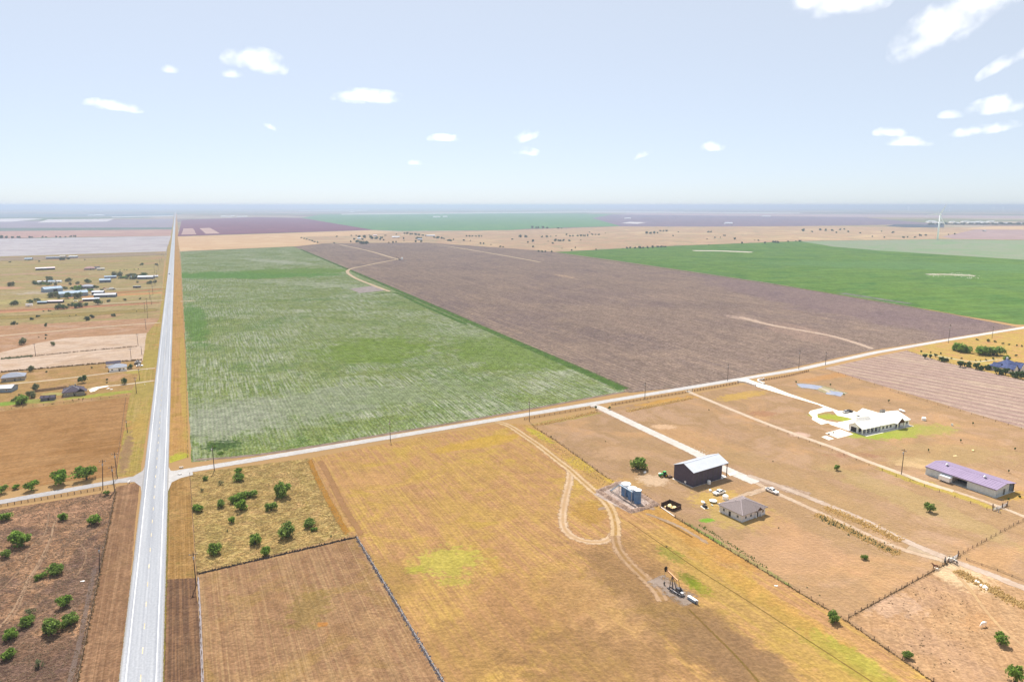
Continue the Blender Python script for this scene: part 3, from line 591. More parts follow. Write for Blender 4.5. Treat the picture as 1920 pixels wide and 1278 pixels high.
# ---------------------------------------------------------------- buildings
def P_(n, c, **k): return paint(n, c if len(c) == 4 else tuple(c) + (1,), **k)
M = dict(houseroof=P_('cream_roof_metal', (.60,.59,.56), rough=.8, spec=.05, dirt=.08, scale=.2),
   charcoal=P_('charcoal_metal', (.075,.066,.098), rough=.7, spec=.2), whiteroof=P_('white_roof_metal', (.36,.38,.43), rough=.7, spec=.2, dirt=.05, scale=.3), white=P_('white_paint', (.76,.76,.75), rough=.7, dirt=.07),
  trim=P_('pale_trim', (.6,.6,.62)), steel=P_('grey_steel', (.34,.35,.37), rough=.5, metal=.3), darksteel=P_('dark_steel', (.06,.06,.07), rough=.5), glass=P_('dark_glass', (.025,.03,.04), rough=.12, dirt=0),
  shingle=P_('mauve_shingle', (.15,.125,.125), rough=.95, spec=.05, dirt=.2, scale=3), plaster=P_('pale_plaster', (.58,.58,.60), rough=.9), door=P_('dark_door_and_shade', (.03,.03,.035)),  # the door black also paints the shade inside open sheds
  purple=P_('purple_roof_metal', (.19,.15,.225), rough=.8, spec=.08, dirt=.08, scale=.25), bluewall=P_('blue_grey_metal', (.52,.58,.60), rough=.6), rust=P_('rusty_iron', (.075,.045,.035), rough=.85, dirt=.5), wood=P_('weathered_wood', (.20,.14,.10), rough=.9, dirt=.4),
  brownwood=P_('brown_board', (.115,.055,.03), rough=.85, dirt=.3), tankblue=P_('tank_blue', (.11,.21,.38), rough=.5, dirt=.25, scale=.6), tanktop=P_('tank_top', (.72,.76,.76), rough=.5, dirt=.2, scale=.8),
  palemetal=P_('pale_blue_metal', (.21,.27,.34), rough=.8, spec=.08, dirt=.15, scale=.3), greymetal=P_('grey_wall_metal', (.12,.135,.18), rough=.6), slate=P_('slate_shingle', (.060,.052,.070), rough=.95, spec=.05, dirt=.25, scale=2), redroof=P_('dull_red_roof', (.20,.11,.11), rough=.8),
  cream=P_('cream_render', (.27,.25,.22), rough=.9), pinkroof=P_('pinkish_roof_metal', (.46,.39,.41), rough=.8, spec=.1), bluehouse=P_('blue_slate_roof', (.050,.066,.15), rough=.8, spec=.08, dirt=.3, scale=.8), timber=P_('dark_timber', (.07,.035,.022), rough=.8),
  straw=P_('straw', (.62,.50,.26), rough=1, dirt=.25, scale=4), green=P_('tractor_green', (.05,.25,.07), rough=.4), yellow=P_('machine_yellow', (.6,.42,.05), rough=.5), tyre=P_('rubber', (.02,.02,.02), rough=.9), orange=P_('beam_paint', (.56,.34,.20), rough=.6, dirt=.25), pole=P_('pole_wood', (.085,.066,.056), rough=.95), pipe=P_('pale_pipe', (.62,.56,.52)),
  concrete=P_('house_slab', (.58,.56,.52), rough=.9), black=P_('black_paint', (.015,.015,.017), rough=.4), silver=P_('silver_paint', (.45,.46,.48), rough=.3, metal=.5), red=P_('red_paint', (.30,.04,.03), rough=.5), blue=P_('blue_paint', (.06,.12,.30), rough=.5), turbine=P_('turbine_white', (.84,.85,.88), rough=.5, dirt=.03), stone=P_('white_rubble', (.66,.62,.58), rough=.95, dirt=.3, scale=2), solar=P_('pale_tarp', (.62,.68,.66)))

def wpt(px, py): p = G(px, py); return Vector((p.x, p.y, 0))
def azv(az): return Vector((math.sin(az), math.cos(az), 0))
def base_at(p0, az, L, W):
    """centre of a footprint whose front edge starts at p0 and runs along azimuth az; the depth lies to its left"""
    d = azv(az); y = Vector((-d.y, d.x, 0)); c = p0 + d * L / 2 + y * W / 2
    return (c.x, c.y, .02), math.pi / 2 - az
def walls_gable(mb, L, W, h, rise, x0=None, x1=None):
    x0 = -L/2 if x0 is None else x0; x1 = L/2 if x1 is None else x1; w = W/2
    v = [(x0,-w,0),(x1,-w,0),(x1,w,0),(x0,w,0),(x0,-w,h),(x1,-w,h),(x1,w,h),(x0,w,h),(x0,0,h+rise),(x1,0,h+rise)]
    return mb.add(v, [(0,1,5,4),(2,3,7,6),(1,2,6,9,5),(3,0,4,8,7)])
def roof_gable(mb, x0, x1, W, h, rise, over=.45, t=.16, ribs=0):
    w = W/2 + over; k = rise / (W/2); zl = h - over * k + .06; zr = h + rise + .06
    x0 -= over; x1 += over
    for s in (-1, 1):
        a = [(x0, s*w, zl), (x1, s*w, zl), (x1, 0, zr), (x0, 0, zr)]
        v = a + [(p[0], p[1], p[2] + t) for p in a]
        f = [(4,5,6,7),(3,2,1,0),(0,1,5,4),(1,2,6,5),(3,0,4,7)]
        mb.add(v, f if s < 0 else [q[::-1] for q in f])
        if ribs:
            n = max(2, int((x1 - x0) / ribs))
            for i in range(1, n):
                x = x0 + (x1 - x0) * i / n
                mb.bar((x, s*w, zl + t + .02), (x, s*.02, zr + t + .02), .09, .06)
    mb.box(x0, x1, -.18, .18, zr + t - .05, zr + t + .05)
    return mb
def roof_hip(mb, L, W, h, rise, over=.5, t=.16, cx=0, cy=0, z=.04):
    w = W/2 + over; l = L/2 + over; r = max(.05, l - w) if l >= w else .05; rw = max(.05, w - l) if w > l else 0.0
    rr = r if l >= w else .0
    k = rise / min(l, w)
    def lay(o): return [(cx-l,cy-w,h+z+o),(cx+l,cy-w,h+z+o),(cx+l,cy+w,h+z+o),(cx-l,cy+w,h+z+o)]
    b = lay(0); e = lay(t)
    ap = [(cx-rr, cy-rw, h+z+t+rise), (cx+rr, cy-rw if rw == 0 else cy+rw, h+z+t+rise)]
    if rw: ap = [(cx, cy-rw, h+z+t+rise), (cx, cy+rw, h+z+t+rise)]
    v = b + e + ap
    if rw: top = [(4,5,8),(5,6,9,8),(6,7,9),(7,4,8,9)]
    else: top = [(4,5,9,8),(5,6,9),(6,7,8,9),(7,4,8)]
    return mb.add(v, [(3,2,1,0),(0,1,5,4),(1,2,6,5),(2,3,7,6),(3,0,4,7)] + top)
def face_box(L, W, face, u, z, w, h, d=.06, out=.03):
    """box lying on a wall: front -y, back +y, left -x, right +x; u runs along the wall from its middle"""
    mb = MB()
    if face in 'fb':
        s = -1 if face == 'f' else 1; y = s * (W/2 + out); mb.box(u-w/2, u+w/2, min(y, y - s*d), max(y, y - s*d), z, z+h)
    else:
        s = -1 if face == 'l' else 1; x = s * (L/2 + out); mb.box(min(x, x - s*d), max(x, x - s*d), u-w/2, u+w/2, z, z+h)
    return mb
def window(root, L, W, face, u, z, w=1.2, h=1.2, frame='white', pane='glass'):
    f = MB(); o = .05; g = .09
    for (du, dz, ww, hh) in ((0, 0, w, g), (0, h-g, w, g), (-w/2+g/2, g, g, h-2*g), (w/2-g/2, g, g, h-2*g), (0, g, .06, h-2*g)):
        b = face_box(L, W, face, u+du, z+dz, ww, hh, .08, o); f.add(b.v, b.f)
    fr = f.build('window', M[frame], root)
    face_box(L, W, face, u, z+g, w-2*g, h-2*g, .04, .025).build('pane', M[pane], fr)
def door(root, L, W, face, u, w=1.0, h=2.1, mat='door', name='door'):
    d = face_box(L, W, face, u, .02, w, h, .06, .035).build(name, M[mat], root)
    face_box(L, W, face, u + w*.36, 1.0, .08, .12, .05, .09).build('handle', M['steel'], d)
def simple_building(label, cat, name, p0, az, L, W, h, rise, wall, roof, hip=False, group=None, wins=2, dr=True, big=None, over=.4, chim=False, ribs=0):
    loc, rz = base_at(p0, az, L, W)
    r = thing(name, label, cat, loc, rz, group)
    if hip:
        mb = MB(); mb.box(-L/2, L/2, -W/2, W/2, 0, h)
    else: mb = walls_gable(MB(), L, W, h, rise)
    mb.build('wall', M[wall], r)
    rm = MB()
    roof_hip(rm, L, W, h, rise, over) if hip else roof_gable(rm, -L/2, L/2, W, h, rise, over, ribs=ribs)
    ro = rm.build('roof', M[roof], r)
    if chim: MB().box(L*.1, L*.1+.7, .2, .9, h+.3, h+rise+1.0).build('chimney', M['cream'], ro)
    if big:                                   # (face, u, w, h)
        face_box(L, W, big[0], big[1], .02, big[2], big[3], .06, .035).build('barn_door', M['door'], r)
    if dr: door(r, L, W, 'f', L*.08)
    for i in range(wins):
        u = -L/2 + L*(i + .5)/wins
        if dr and abs(u - L*.08) < 1.3: u += 1.6
        window(r, L, W, 'f', u, .9)
    return r

# --- the charcoal barn
def dark_barn():
    p0 = Vector((77.19, 273.59, 0)); p1 = Vector((92.17, 283.12, 0)); L = (p1-p0).length; W = 11.1; h = 6.6; rise = 2.3
    az = math.atan2((p1-p0).x, (p1-p0).y); loc, rz = base_at(p0, az, L, W)
    r = thing('metal_barn', 'tall charcoal metal barn with a white gable roof and open end canopy', 'barn', loc, rz)
    walls_gable(MB(), L, W, h, rise).build('wall', M['charcoal'], r)
    rb = MB(); n = 34
    for i in range(n + 1):
        x = -L/2 + L * i / n; rb.box(x-.04, x+.04, -W/2-.07, -W/2-.003, .1, h-.05)
    for i in range(21):
        y = -W/2 + W * i / 20; top = h + rise * (1 - abs(y) / (W/2)) - .05; rb.box(-L/2-.07, -L/2-.003, y-.04, y+.04, .1, top)
    tag(rb.build('wall_rib', P_('charcoal_rib', (.095,.083,.115)), r), kind='stuff')
    for i in range(5):
        x = -L/2 + L * (i + .7) / 5.4; face_box(L, W, 'f', x, .15, .5, h-.4, .05, .085).build('wall_panel', M['darksteel'], r)
    rf = roof_gable(MB(), -L/2, L/2 + 3.5, W, h, rise, .35, .2, ribs=.9).build('roof', M['whiteroof'], r)
    for s in (-1, 0, 1): MB().bar((L/2+3.5, s*(W/2-.15), 0), (L/2+3.5, s*(W/2-.15), h + (rise if s == 0 else 0)), .26).build('post', M['rust'], r)
    MB().bar((L/2+3.5, -W/2, h-.1), (L/2+3.5, W/2, h-.1), .2).build('canopy_beam', M['rust'], r)
    MB().box(-L/2-.5, L/2+3.9, -W/2-.12, W/2+.5, 0, .10).build('slab', M['concrete'], r)
    for z_ in (.05,): face_box(L, W, 'r', 0, .12, 6.4, 5.2, .06, .04).build('sliding_door', M['trim'], r)
    v = MB(); v.tube([(-L/2-.16, -1.2, 1.0), (-L/2-.02, -1.2, 1.0)], .55, 14); v.build('wall_fan', M['white'], r)
    for s in (-1, 1): MB().box(-L/2, L/2+3.8, s*(W/2+.38)-.06, s*(W/2+.38)+.06, h-.18, h-.03).build('gutter', M['darksteel'], r)
dark_barn()

# --- the small hipped house beside it
def hip_house():
    p0 = Vector((87.34, 240.99, 0)); p1 = Vector((98.67, 248.08, 0)); L = (p1-p0).length; W = 11.0; h = 2.9; rise = 2.5
    az = math.atan2((p1-p0).x, (p1-p0).y); loc, rz = base_at(p0, az, L, W)
    r = thing('small_house', 'small white house under a mauve shingled hip roof with a porch gable', 'house', loc, rz)
    MB().box(-L/2, L/2, -W/2, W/2, 0, h).build('wall', M['plaster'], r)
    ro = roof_hip(MB(), L, W, h, rise, .7).build('roof', M['shingle'], r)
    cap = MB(); w = W/2+.7; l = L/2+.7; rr = l - w
    for sx in (-1, 1):
        for sy in (-1, 1): cap.bar((sx*l, sy*w, h+.22), (sx*rr, 0, h+rise+.22), .22, .08)
    cap.build('ridge_cap', P_('ridge_shingle', (.24,.20,.21), rough=.9), ro)
    # porch gable on the long face
    px = 2.2; pw = 3.2; y0 = -W/2-.75; y1 = -W/2+2.4; hz = h-.1
    g = MB(); g.add([(px-pw/2,y0,hz),(px+pw/2,y0,hz),(px,y0,hz+1.35)], [(0,1,2)]); g.build('porch_gable', M['timber'], r)
    q = MB()
    for s in (-1, 1):
        a = [(px+s*(pw/2+.3), y0-.25, hz-.2), (px+s*(pw/2+.3), y1, hz-.2), (px, y1, hz+1.45), (px, y0-.25, hz+1.45)]; b = [(v[0], v[1], v[2]+.14) for v in a]
        f = [(4,5,6,7),(3,2,1,0),(0,1,5,4),(1,2,6,5),(2,3,7,6),(3,0,4,7)]; q.add(a+b, f if s > 0 else [t[::-1] for t in f])
    q.build('porch_roof', M['shingle'], r)
    for s in (-1, 1): MB().bar((px+s*1.45, y0+.1, 0), (px+s*1.45, y0+.1, hz), .2).build('porch_post', M['white'], r)
    door(r, L, W, 'f', px-.2, 1.1, 2.2)
    for u in (-4.6, -1.7, 5.3): window(r, L, W, 'f', u, .9, 1.1, 1.3)
    for u in (-3.4, 3.3): window(r, L, W, 'l', u, .9, 1.1, 1.3)
    d = face_box(L, W, 'l', .4, .02, 1.0, 2.1, .06, .035).build('side_door', M['door'], r)
    MB().box(-L/2-.15, L/2+.15, -W/2-.2, W/2+.15, 0, .08).build('slab', M['concrete'], r)
    for x, y in ((-2, 2.0), (1.2, 1.5)): MB().tube([(x, y, h+.8), (x, y, h+2.6)], .09, 8).build('vent_pipe', M['pipe'], ro)
hip_house()

# --- the long shed with the purple roof
def purple_shed():
    p0 = Vector((185.08, 288.22, 0)); p1 = Vector((198.63, 262.99, 0)); L = (p1-p0).length; W = 14.3; h = 3.6; rise = 1.25
    az = math.atan2((p1-p0).x, (p1-p0).y); loc, rz = base_at(p0, az, L, W)
    r = thing('long_shed', 'long low shed with a purple metal roof and pale blue walls', 'shed', loc, rz)
    wl = MB(); w = W/2; o0, o1 = -2.8, 3.2                     # the open bay in the front wall
    v = [(-L/2,-w,0),(o0,-w,0),(o0,-w,h),(-L/2,-w,h)]; wl.add(v, [(0,1,2,3)]); wl.add([(o1,-w,0),(L/2,-w,0),(L/2,-w,h),(o1,-w,h)], [(0,1,2,3)])
    wl.add([(o0,-w,h-.5),(o1,-w,h-.5),(o1,-w,h),(o0,-w,h)], [(0,1,2,3)])
    wl.add([(L/2,w,0),(-L/2,w,0),(-L/2,w,h),(L/2,w,h)], [(0,1,2,3)])
    wl.add([(-L/2,w,0),(-L/2,-w,0),(-L/2,-w,h),(-L/2,0,h+rise),(-L/2,w,h)], [(0,1,2,3,4)])
    wl.add([(L/2-3,-w+.01,0),(L/2-3,w-4,0),(L/2-3,w-4,h+.4),(L/2-3,0,h+rise),(L/2-3,-w+.01,h)], [(0,1,2,3,4)])
    wl.add([(L/2,-w,0),(L/2,w-4.2,0),(L/2,w-4.2,h+rise*.38),(L/2,0,h+rise),(L/2,-w,h)], [(0,1,2,3,4)])
    wl.build('wall', M['bluewall'], r)
    rb = MB(); n = 44
    for i in range(n + 1):
        x = -L/2 + L*i/n
        if x < o0 or x > o1: rb.box(x-.04, x+.04, -w-.06, -w-.003, .05, h-.05)
    for i in range(16): y = -w + (W-4.2)*i/15; rb.box(L/2+.003, L/2+.06, y-.04, y+.04, .05, h + rise*(1-abs(y)/w) - .06)
    tag(rb.build('wall_rib', M['bluewall'], r), kind='stuff')
    ro = roof_gable(MB(), -L/2, L/2+.2, W, h, rise, .35, .16, ribs=1.1).build('roof', M['purple'], r)
    MB().box(-L/2-.37, L/2+.57, -w-.42, -w-.34, h-.2, h+.12).build('eave_trim', M['purple'], r)
    for x in (-L/2+5.5, L/2-7.5):
        vt = MB(); vt.tube([(x, -1.2, h+rise-.3), (x, -1.2, h+rise+.75)], .35, 10); vt.tube([(x, -1.2, h+rise+.7), (x, -1.2, h+rise+1.15)], [.62, .05], 10); vt.build('roof_vent', M['silver'], ro)
    MB().bar((L/2-.1, w-.1, 0), (L/2-.1, w-.1, h), .25).build('post', M['rust'], r)
    face_box(L, W, 'r', -.6, .02, 1.3, 2.6, .06, .05).build('side_door', M['door'], r)
    MB().box(-L/2-.3, L/2+.4, -w-.1, w+.3, 0, .07).build('slab', M['concrete'], r)
    MB().quad((o0-3,-w+5,0.1),(o1+3,-w+5,0.1),(o1+3,-w+5,h-.1),(o0-3,-w+5,h-.1)).build('bay_shade_wall', M['door'], r)  # near-black sheet, paints the shade inside the open bay
purple_shed()

# --- the white ranch house
def ranch_house():
    az = R(64); d = azv(az); y = Vector((-d.y, d.x, 0))
    p0 = Vector((196.6, 348.0, 0)); L = 23.2; W = 15.0; h = 3.2; rise = 2.7
    loc, rz = base_at(p0, az, L, W)
    r = thing('ranch_house', 'sprawling white ranch house with bright white roofs and dark windows', 'house', loc, rz)
    walls_gable(MB(), L, W, h, rise).build('wall', M['white'], r)
    roof_gable(MB(), -L/2, L/2, W, h, rise, .6, .18, ribs=1.4).build('roof', M['houseroof'], r)
    # west wing with its columned porch
    wx0, wx1, wy0, wy1 = -L/2-14.4, -L/2-.01, -W/2+.2, -W/2+9.0; cx = (wx0+wx1)/2; cy = (wy0+wy1)/2; ww = wy1-wy0
    wb = MB(); wb.box(wx0+.8, wx1, wy0+3.0, wy1, 0, h-.2); wb.build('wing_wall', M['white'], r)
    wr = MB(); roof_gable(wr, wx0-cx, wx1-cx+1.0, ww, h-.2, 2.2, .5, .18, ribs=1.4); wr.v = [(a+cx, b+cy, c) for a, b, c in wr.v]; wr.build('wing_roof', M['houseroof'], r)
    ge = MB(); ge.add([(wx0+.8, wy0, h-.2), (wx0+.8, cy, h+2.0), (wx0+.8, wy1, h-.2)], [(0,1,2)]); ge.build('wing_gable', M['white'], r)
    for i in range(5):
        x = wx0+.4 + (wx1-wx0-2.2)*i/4; MB().bar((x, wy0+.15, 0), (x, wy0+.15, h-.25), .42).build('porch_column', M['white'], r)
    for i in range(4):
        x = wx0+2.3 + 2.9*i; a = MB(); a.box(x-.95, x+.95, wy0+2.9, wy0+2.99, .3, 2.5); a.build('porch_window', M['glass'], r)
    gd = MB(); gd.box(wx0+.72, wx0+.79, wy0+4.0, wy0+7.2, .05, 2.5); gd.build('garage_door', M['door'], r)
    # rear wing running away behind
    rx, ry0, ry1 = .5, W/2-.5, W/2+5.0
    rw = MB(); rw.box(rx-5.5, rx+5.5, ry0, ry1, 0, h-.3); rw.build('rear_wall', M['white'], r)
    rr = MB(); roof_gable(rr, -(ry1-ry0)/2-6.5, (ry1-ry0)/2, 11.2, h-.3, 2.3, .5, .18); rr.v = [(rx - b, (ry0+ry1)/2 + a, c) for a, b, c in rr.v]; rr.build('rear_roof', M['houseroof'], r)
    dk = MB(); dk.box(rx-5.58, rx-5.51, ry0+1, ry1-1, .05, 2.4); dk.build('garage_door', M['door'], r)
    # timbered entrance gable
    ex, ew, e0, e1 = 2.2, 6.2, -W/2-2.2, -W/2+5.2
    g = MB(); g.add([(ex-ew/2, e0+.3, h-.2), (ex+ew/2, e0+.3, h-.2), (ex, e0+.3, h+2.4)], [(0,1,2)]); g.build('entrance_gable', M['timber'], r)
    q = MB()
    for s in (-1, 1):
        a = [(ex+s*(ew/2+.5), e0, h-.35), (ex+s*(ew/2+.5), e1, h-.35), (ex, e1, h+2.55), (ex, e0, h+2.55)]; b = [(v[0], v[1], v[2]+.18) for v in a]
        f = [(4,5,6,7),(3,2,1,0),(0,1,5,4),(1,2,6,5),(2,3,7,6),(3,0,4,7)]; q.add(a+b, f if s > 0 else [t[::-1] for t in f])
    q.build('entrance_roof', M['houseroof'], r)
    for s in (-1, 1): MB().bar((ex+s*2.6, e0+.4, 0), (ex+s*2.6, e0+.4, h-.2), .5).build('entrance_column', M['white'], r)
    db = MB(); db.box(ex-1.7, ex+1.7, -W/2-.08, -W/2-.01, .1, 2.7); db.build('entrance_door', M['door'], r)
    for u in (-9.6, -6.6, -3.6, 7.4, 9.8): window(r, L, W, 'f', u, .7, 1.7, 1.7)
    for u in (-4, 1, 5): window(r, L, W, 'r', u, .7, 1.7, 1.7)
    ch = MB(); ch.box(2.6, 5.4, 2.6, 4.0, h+1.2, h+3.6); ch.build('chimney', M['cream'], r)
    MB().box(2.9, 5.1, 2.8, 3.8, h+3.6, h+3.75).build('chimney_cap', M['timber'], r)
    MB().box(wx0-.3, L/2+.5, -W/2-2.6, ry1, 0, .06).build('slab', M['concrete'], r)
ranch_house()

# --- buildings west of the highway
AX = R(61)
simple_building('long white shed at the frame edge with a bright roof and grey front', 'shed', 'storage_shed', Vector((-322.4, 425, 0)) - azv(R(80))*17, R(80), 17, 8, 2.7, 1.2, 'palemetal', 'whiteroof', wins=3, ribs=1.2)
hA_ = simple_building('dark hipped brick house at the end of a white drive', 'house', 'brick_house', Vector((-281.5, 413.2, 0)), AX, 10.5, 11.5, 2.6, 2.9, 'cream', 'slate', hip=True, wins=3, over=.6, chim=True)
q = MB(); roof_gable(q, -3.2, 3.2, 5.4, 2.5, 2.0, .4); q.v = [(b + 4.4, a - 3.4, c) for a, b, c in q.v]; q.build('cross_roof', M['slate'], hA_)
cp = MB()
for s in (-1, 1):
    for t_ in (-1, 1): cp.bar((s*5.85, t_*6.35, 2.86), (0 if 1 else s, t_*.5, 5.75), .26, .1)
cp.build('ridge_cap', P_('pale_ridge', (.2,.19,.22)), hA_)
MB().box(-1.7, 1.7, -2.8, 2.8, 0, 2.45).build('front_room', M['cream'], hA_).location = (4.4, -3.4-.01, 0)
r_ = simple_building('low dark roofed outbuilding behind the dark hipped house', 'shed', 'low_shed', Vector((-289.6, 404.2, 0)), R(70), 7.2, 4.4, 1.9, .8, 'greymetal', 'slate', wins=0, dr=True)
for u in (-1.9, 1.2):
    w_ = MB(); w_.box(u-.5, u+.5, -1.6, -.7, 2.3, 2.62); w_.build('roof_hatch', M['glass'], r_)
simple_building('blue grey roofed house under trees at the frame edge', 'house', 'grey_house', wpt(3,717), AX, 13, 10, 2.8, 2.4, 'cream', 'greymetal', hip=True, wins=3)
simple_building('grey hipped house beside a leafy tree near the pale mown lot', 'house', 'grey_house', wpt(205,697.5), AX, 11, 8.5, 2.6, 2.1, 'white', 'greymetal', hip=True, wins=3)
simple_building('grey roofed garage behind the grey hipped house', 'garage', 'garage', wpt(200,688.5), AX, 9, 6, 2.4, 1.2, 'white', 'slate', wins=1)
simple_building('long open hay barn with a pinkish roof and a dark open front', 'barn', 'hay_barn', wpt(67,507), R(56), 30, 12, 3.4, 1.3, 'door', 'pinkroof', wins=0, dr=False)  # closed walls, near black to paint the shade of the open front
rh = simple_building('dull red roofed house beside an olive lawn', 'house', 'red_house', wpt(158,506.5), AX, 17, 12, 3, 2.8, 'cream', 'redroof', hip=True, wins=3, chim=True)
simple_building('dark roofed annex joined beside the dull red roofed house', 'house', 'annex', wpt(177,504.3), AX, 9, 9, 2.6, 1.5, 'greymetal', 'slate', wins=1)
simple_building('cream walled cottage to the east of the dull red roofed house', 'house', 'cottage', wpt(182,507), AX, 12, 8, 2.8, 1.6, 'cream', 'cream', wins=2)
simple_building('pale blue barn with a tall bright roof, west one of the metal barns', 'barn', 'blue_barn', wpt(84,548.5), R(40), 22, 15, 4.6, 2.3, 'palemetal', 'palemetal', wins=0, dr=False, big=('f', 2, 5, 3.6), ribs=1.5)
simple_building('large pale blue machine barn in the middle of the metal barns', 'barn', 'machine_barn', wpt(112,558), R(52), 32, 16, 4.8, 2.2, 'palemetal', 'palemetal', wins=0, dr=False, big=('f', 4, 5, 3.8), ribs=1.5)
simple_building('long grey walled barn with a white roof beside a dirt drive', 'barn', 'grey_barn', wpt(176,558.2), R(76), 25.5, 8, 3.5, 1.6, 'greymetal', 'whiteroof', wins=0, dr=True, ribs=1.4)
simple_building('grey blue barn set among trees north of the metal barns', 'barn', 'grey_barn', wpt(186.5,530.2), R(66), 15, 11, 4.0, 1.8, 'greymetal', 'palemetal', wins=0, dr=True, ribs=1.4)
simple_building('white roofed lean to shed behind the grey blue barn among trees', 'shed', 'lean_shed', wpt(196,522.5), AX, 17, 7, 3, 1.2, 'greymetal', 'palemetal', wins=0, dr=False)
simple_building('long white roofed barn close to the highway with a grey front', 'barn', 'white_barn', wpt(258,523.6), R(78), 23, 10, 3.7, 1.7, 'greymetal', 'whiteroof', wins=0, dr=True, big=('l', 0, 4, 3), ribs=1.4)
simple_building('small cream shed next to the long white roofed barn', 'shed', 'small_shed', wpt(289,520.5), AX, 6, 5, 2.6, 1.0, 'cream', 'whiteroof', wins=1)
simple_building('low olive lean to beside the long white roofed barn', 'shed', 'lean_shed', wpt(246,521.5), AX, 11, 6, 2.2, .8, 'bluewall', 'palemetal', wins=0)
simple_building('white flat caravan house hidden by dark trees', 'house', 'trailer_house', wpt(70,531), R(75), 11, 5, 2.6, .7, 'white', 'whiteroof', wins=2)
simple_building('pale lilac roofed cabin between dark trees', 'house', 'cabin', wpt(90,531), R(75), 9, 7, 2.6, 1.4, 'white', 'palemetal', wins=2)
simple_building('white cabin at the east end of the dark trees', 'house', 'cabin', wpt(104,530), R(75), 8, 5, 2.4, .9, 'white', 'whiteroof', wins=2)
simple_building('grey roofed house behind the large machine barn', 'house', 'grey_house', wpt(150,541.5), R(70), 17, 11, 3, 2.4, 'greymetal', 'greymetal', hip=True, wins=2)
simple_building('small white shed behind the large machine barn', 'shed', 'small_shed', wpt(145,539.5), R(70), 7, 4, 2.4, .8, 'white', 'whiteroof', wins=1)
simple_building('white carport beside the long grey walled barn', 'carport', 'carport', wpt(172,551.5), R(72), 14, 8, 2.8, 1.0, 'door', 'whiteroof', wins=0, dr=False)  # no real opening: dark walls paint the shade under the roof
simple_building('low dark roofed stable near the drive of the metal barns', 'stable', 'stable', wpt(155,565), R(65), 18, 6, 2.5, .9, 'rust', 'whiteroof', wins=0, dr=False)
simple_building('open stable with a whitish roof in the horse yard', 'stable', 'stable', wpt(88,568.6), R(76), 17, 6, 2.3, .9, 'door', 'pinkroof', wins=0, dr=False)  # shade of the open stalls is painted as near-black walls
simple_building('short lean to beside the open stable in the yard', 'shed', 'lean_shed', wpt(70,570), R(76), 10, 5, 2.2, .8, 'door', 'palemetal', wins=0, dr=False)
simple_building('farmhouse with a white roof below the lilac field', 'house', 'farmhouse', wpt(46,488), R(70), 14, 9, 3, 2, 'cream', 'palemetal', wins=2)
simple_building('cream farmhouse with a tall gable at the edge of the lilac field', 'house', 'farmhouse', wpt(112,485.2), R(70), 11, 11, 5.0, 2.6, 'cream', 'cream', wins=2)
simple_building('low lilac roofed building beside the cream farmhouse', 'shed', 'low_shed', wpt(86,485.5), R(76), 32, 10, 3, 1.5, 'greymetal', 'greymetal', wins=0)
simple_building('white roofed shed to the east of the cream farmhouse', 'shed', 'small_shed', wpt(129,483.5), R(70), 17, 7, 3, 1.2, 'greymetal', 'whiteroof', wins=0)
# --- the house with a blue roof at the right border
def blue_house():
    loc, rz = base_at(wpt(1896,701), R(61), 17, 15)
    r = thing('blue_house', 'large house with steep dark blue roofs behind the garden hedge', 'house', loc, rz)
    MB().box(-8.5, 8.5, -7.5, 7.5, 0, 3.4).build('wall', M['plaster'], r)
    roof_hip(MB(), 17, 15, 3.4, 4.6, .6).build('roof', M['bluehouse'], r)
    for (x, y, w, l, ri) in ((-5.2, -6.2, 6, 5, 3.0), (3.6, -6.6, 7, 5, 3.4), (-6.4, 3, 5, 5, 2.6)):
        q = MB(); roof_gable(q, -l/2, l/2, w, 3.3, ri, .4); q.v = [(b + x, a + y, c) for a, b, c in q.v]; q.build('cross_roof', M['bluehouse'], r)
        g = MB(); g.add([(x-w/2, y-l/2+.1, 0), (x+w/2, y-l/2+.1, 0), (x+w/2, y-l/2+.1, 3.3), (x, y-l/2+.1, 3.3+ri), (x-w/2, y-l/2+.1, 3.3)], [(0,1,2,3,4)]); g.build('gable_wall', M['plaster'], r)
    for u in (-6.5, -2, 6.5): window(r, 17, 15, 'f', u, .8, 1.5, 1.5)
    MB().box(1.0, 2.2, .5, 1.6, 6, 9.4).build('chimney', M['plaster'], r)
blue_house()

# --- distant farms, sheds and the town on the right
far_list = [(735,446,28,'whiteroof','white gabled shed of the farmstead behind the plowed field'),(799,443.4,34,'whiteroof','long white shed at the north edge of the plowed field'),(783,450.5,16,'greymetal','dark shed under trees at the plowed field'),
 (700,443,14,'pinkroof','small house hidden in the farmstead trees'),(670,449,12,'whiteroof','tiny white shed west of the farmstead trees'),
 (1846,434,9,'whiteroof','tiny white shed alone on the pink field')]
for (px, py, L, ro, lb) in far_list:
    simple_building(lb, 'shed', 'far_shed', wpt(px, py), R(80), L, 12, 3.6, 1.8, 'cream', ro, wins=1, dr=False)
random.seed(5)
town = [(1743,417.5,60),(1752,418.6,50),(1784,417.4,40),(1806,417.2,70),(1819,418.6,90),(1833,417.4,60),(1842,419,50),(1870,418.4,50),(1914,420.5,60),(1761,419.5,40),(1792,419.2,40),(1855,417,60),(1885,419,50)]
t0 = None
for (px, py, L) in town:
    L *= .65
    loc, rz = base_at(wpt(px, py), R(95), L, 40); lb = 'white warehouse of the distant town below the haze'
    if t0 is None:
        t0 = thing('warehouse', lb, 'warehouse', loc, rz, 'buildings of the distant town')
        walls_gable(MB(), 50, 40, 9, 3).build('wall', M['white'], t0); roof_gable(MB(), -25, 25, 40, 9, 3, .6, .4).build('roof', M['whiteroof'], t0)
    else: dup(t0, loc, rz, lb, scale=(L/50, .8, random.uniform(.45, .9)))
f0 = None
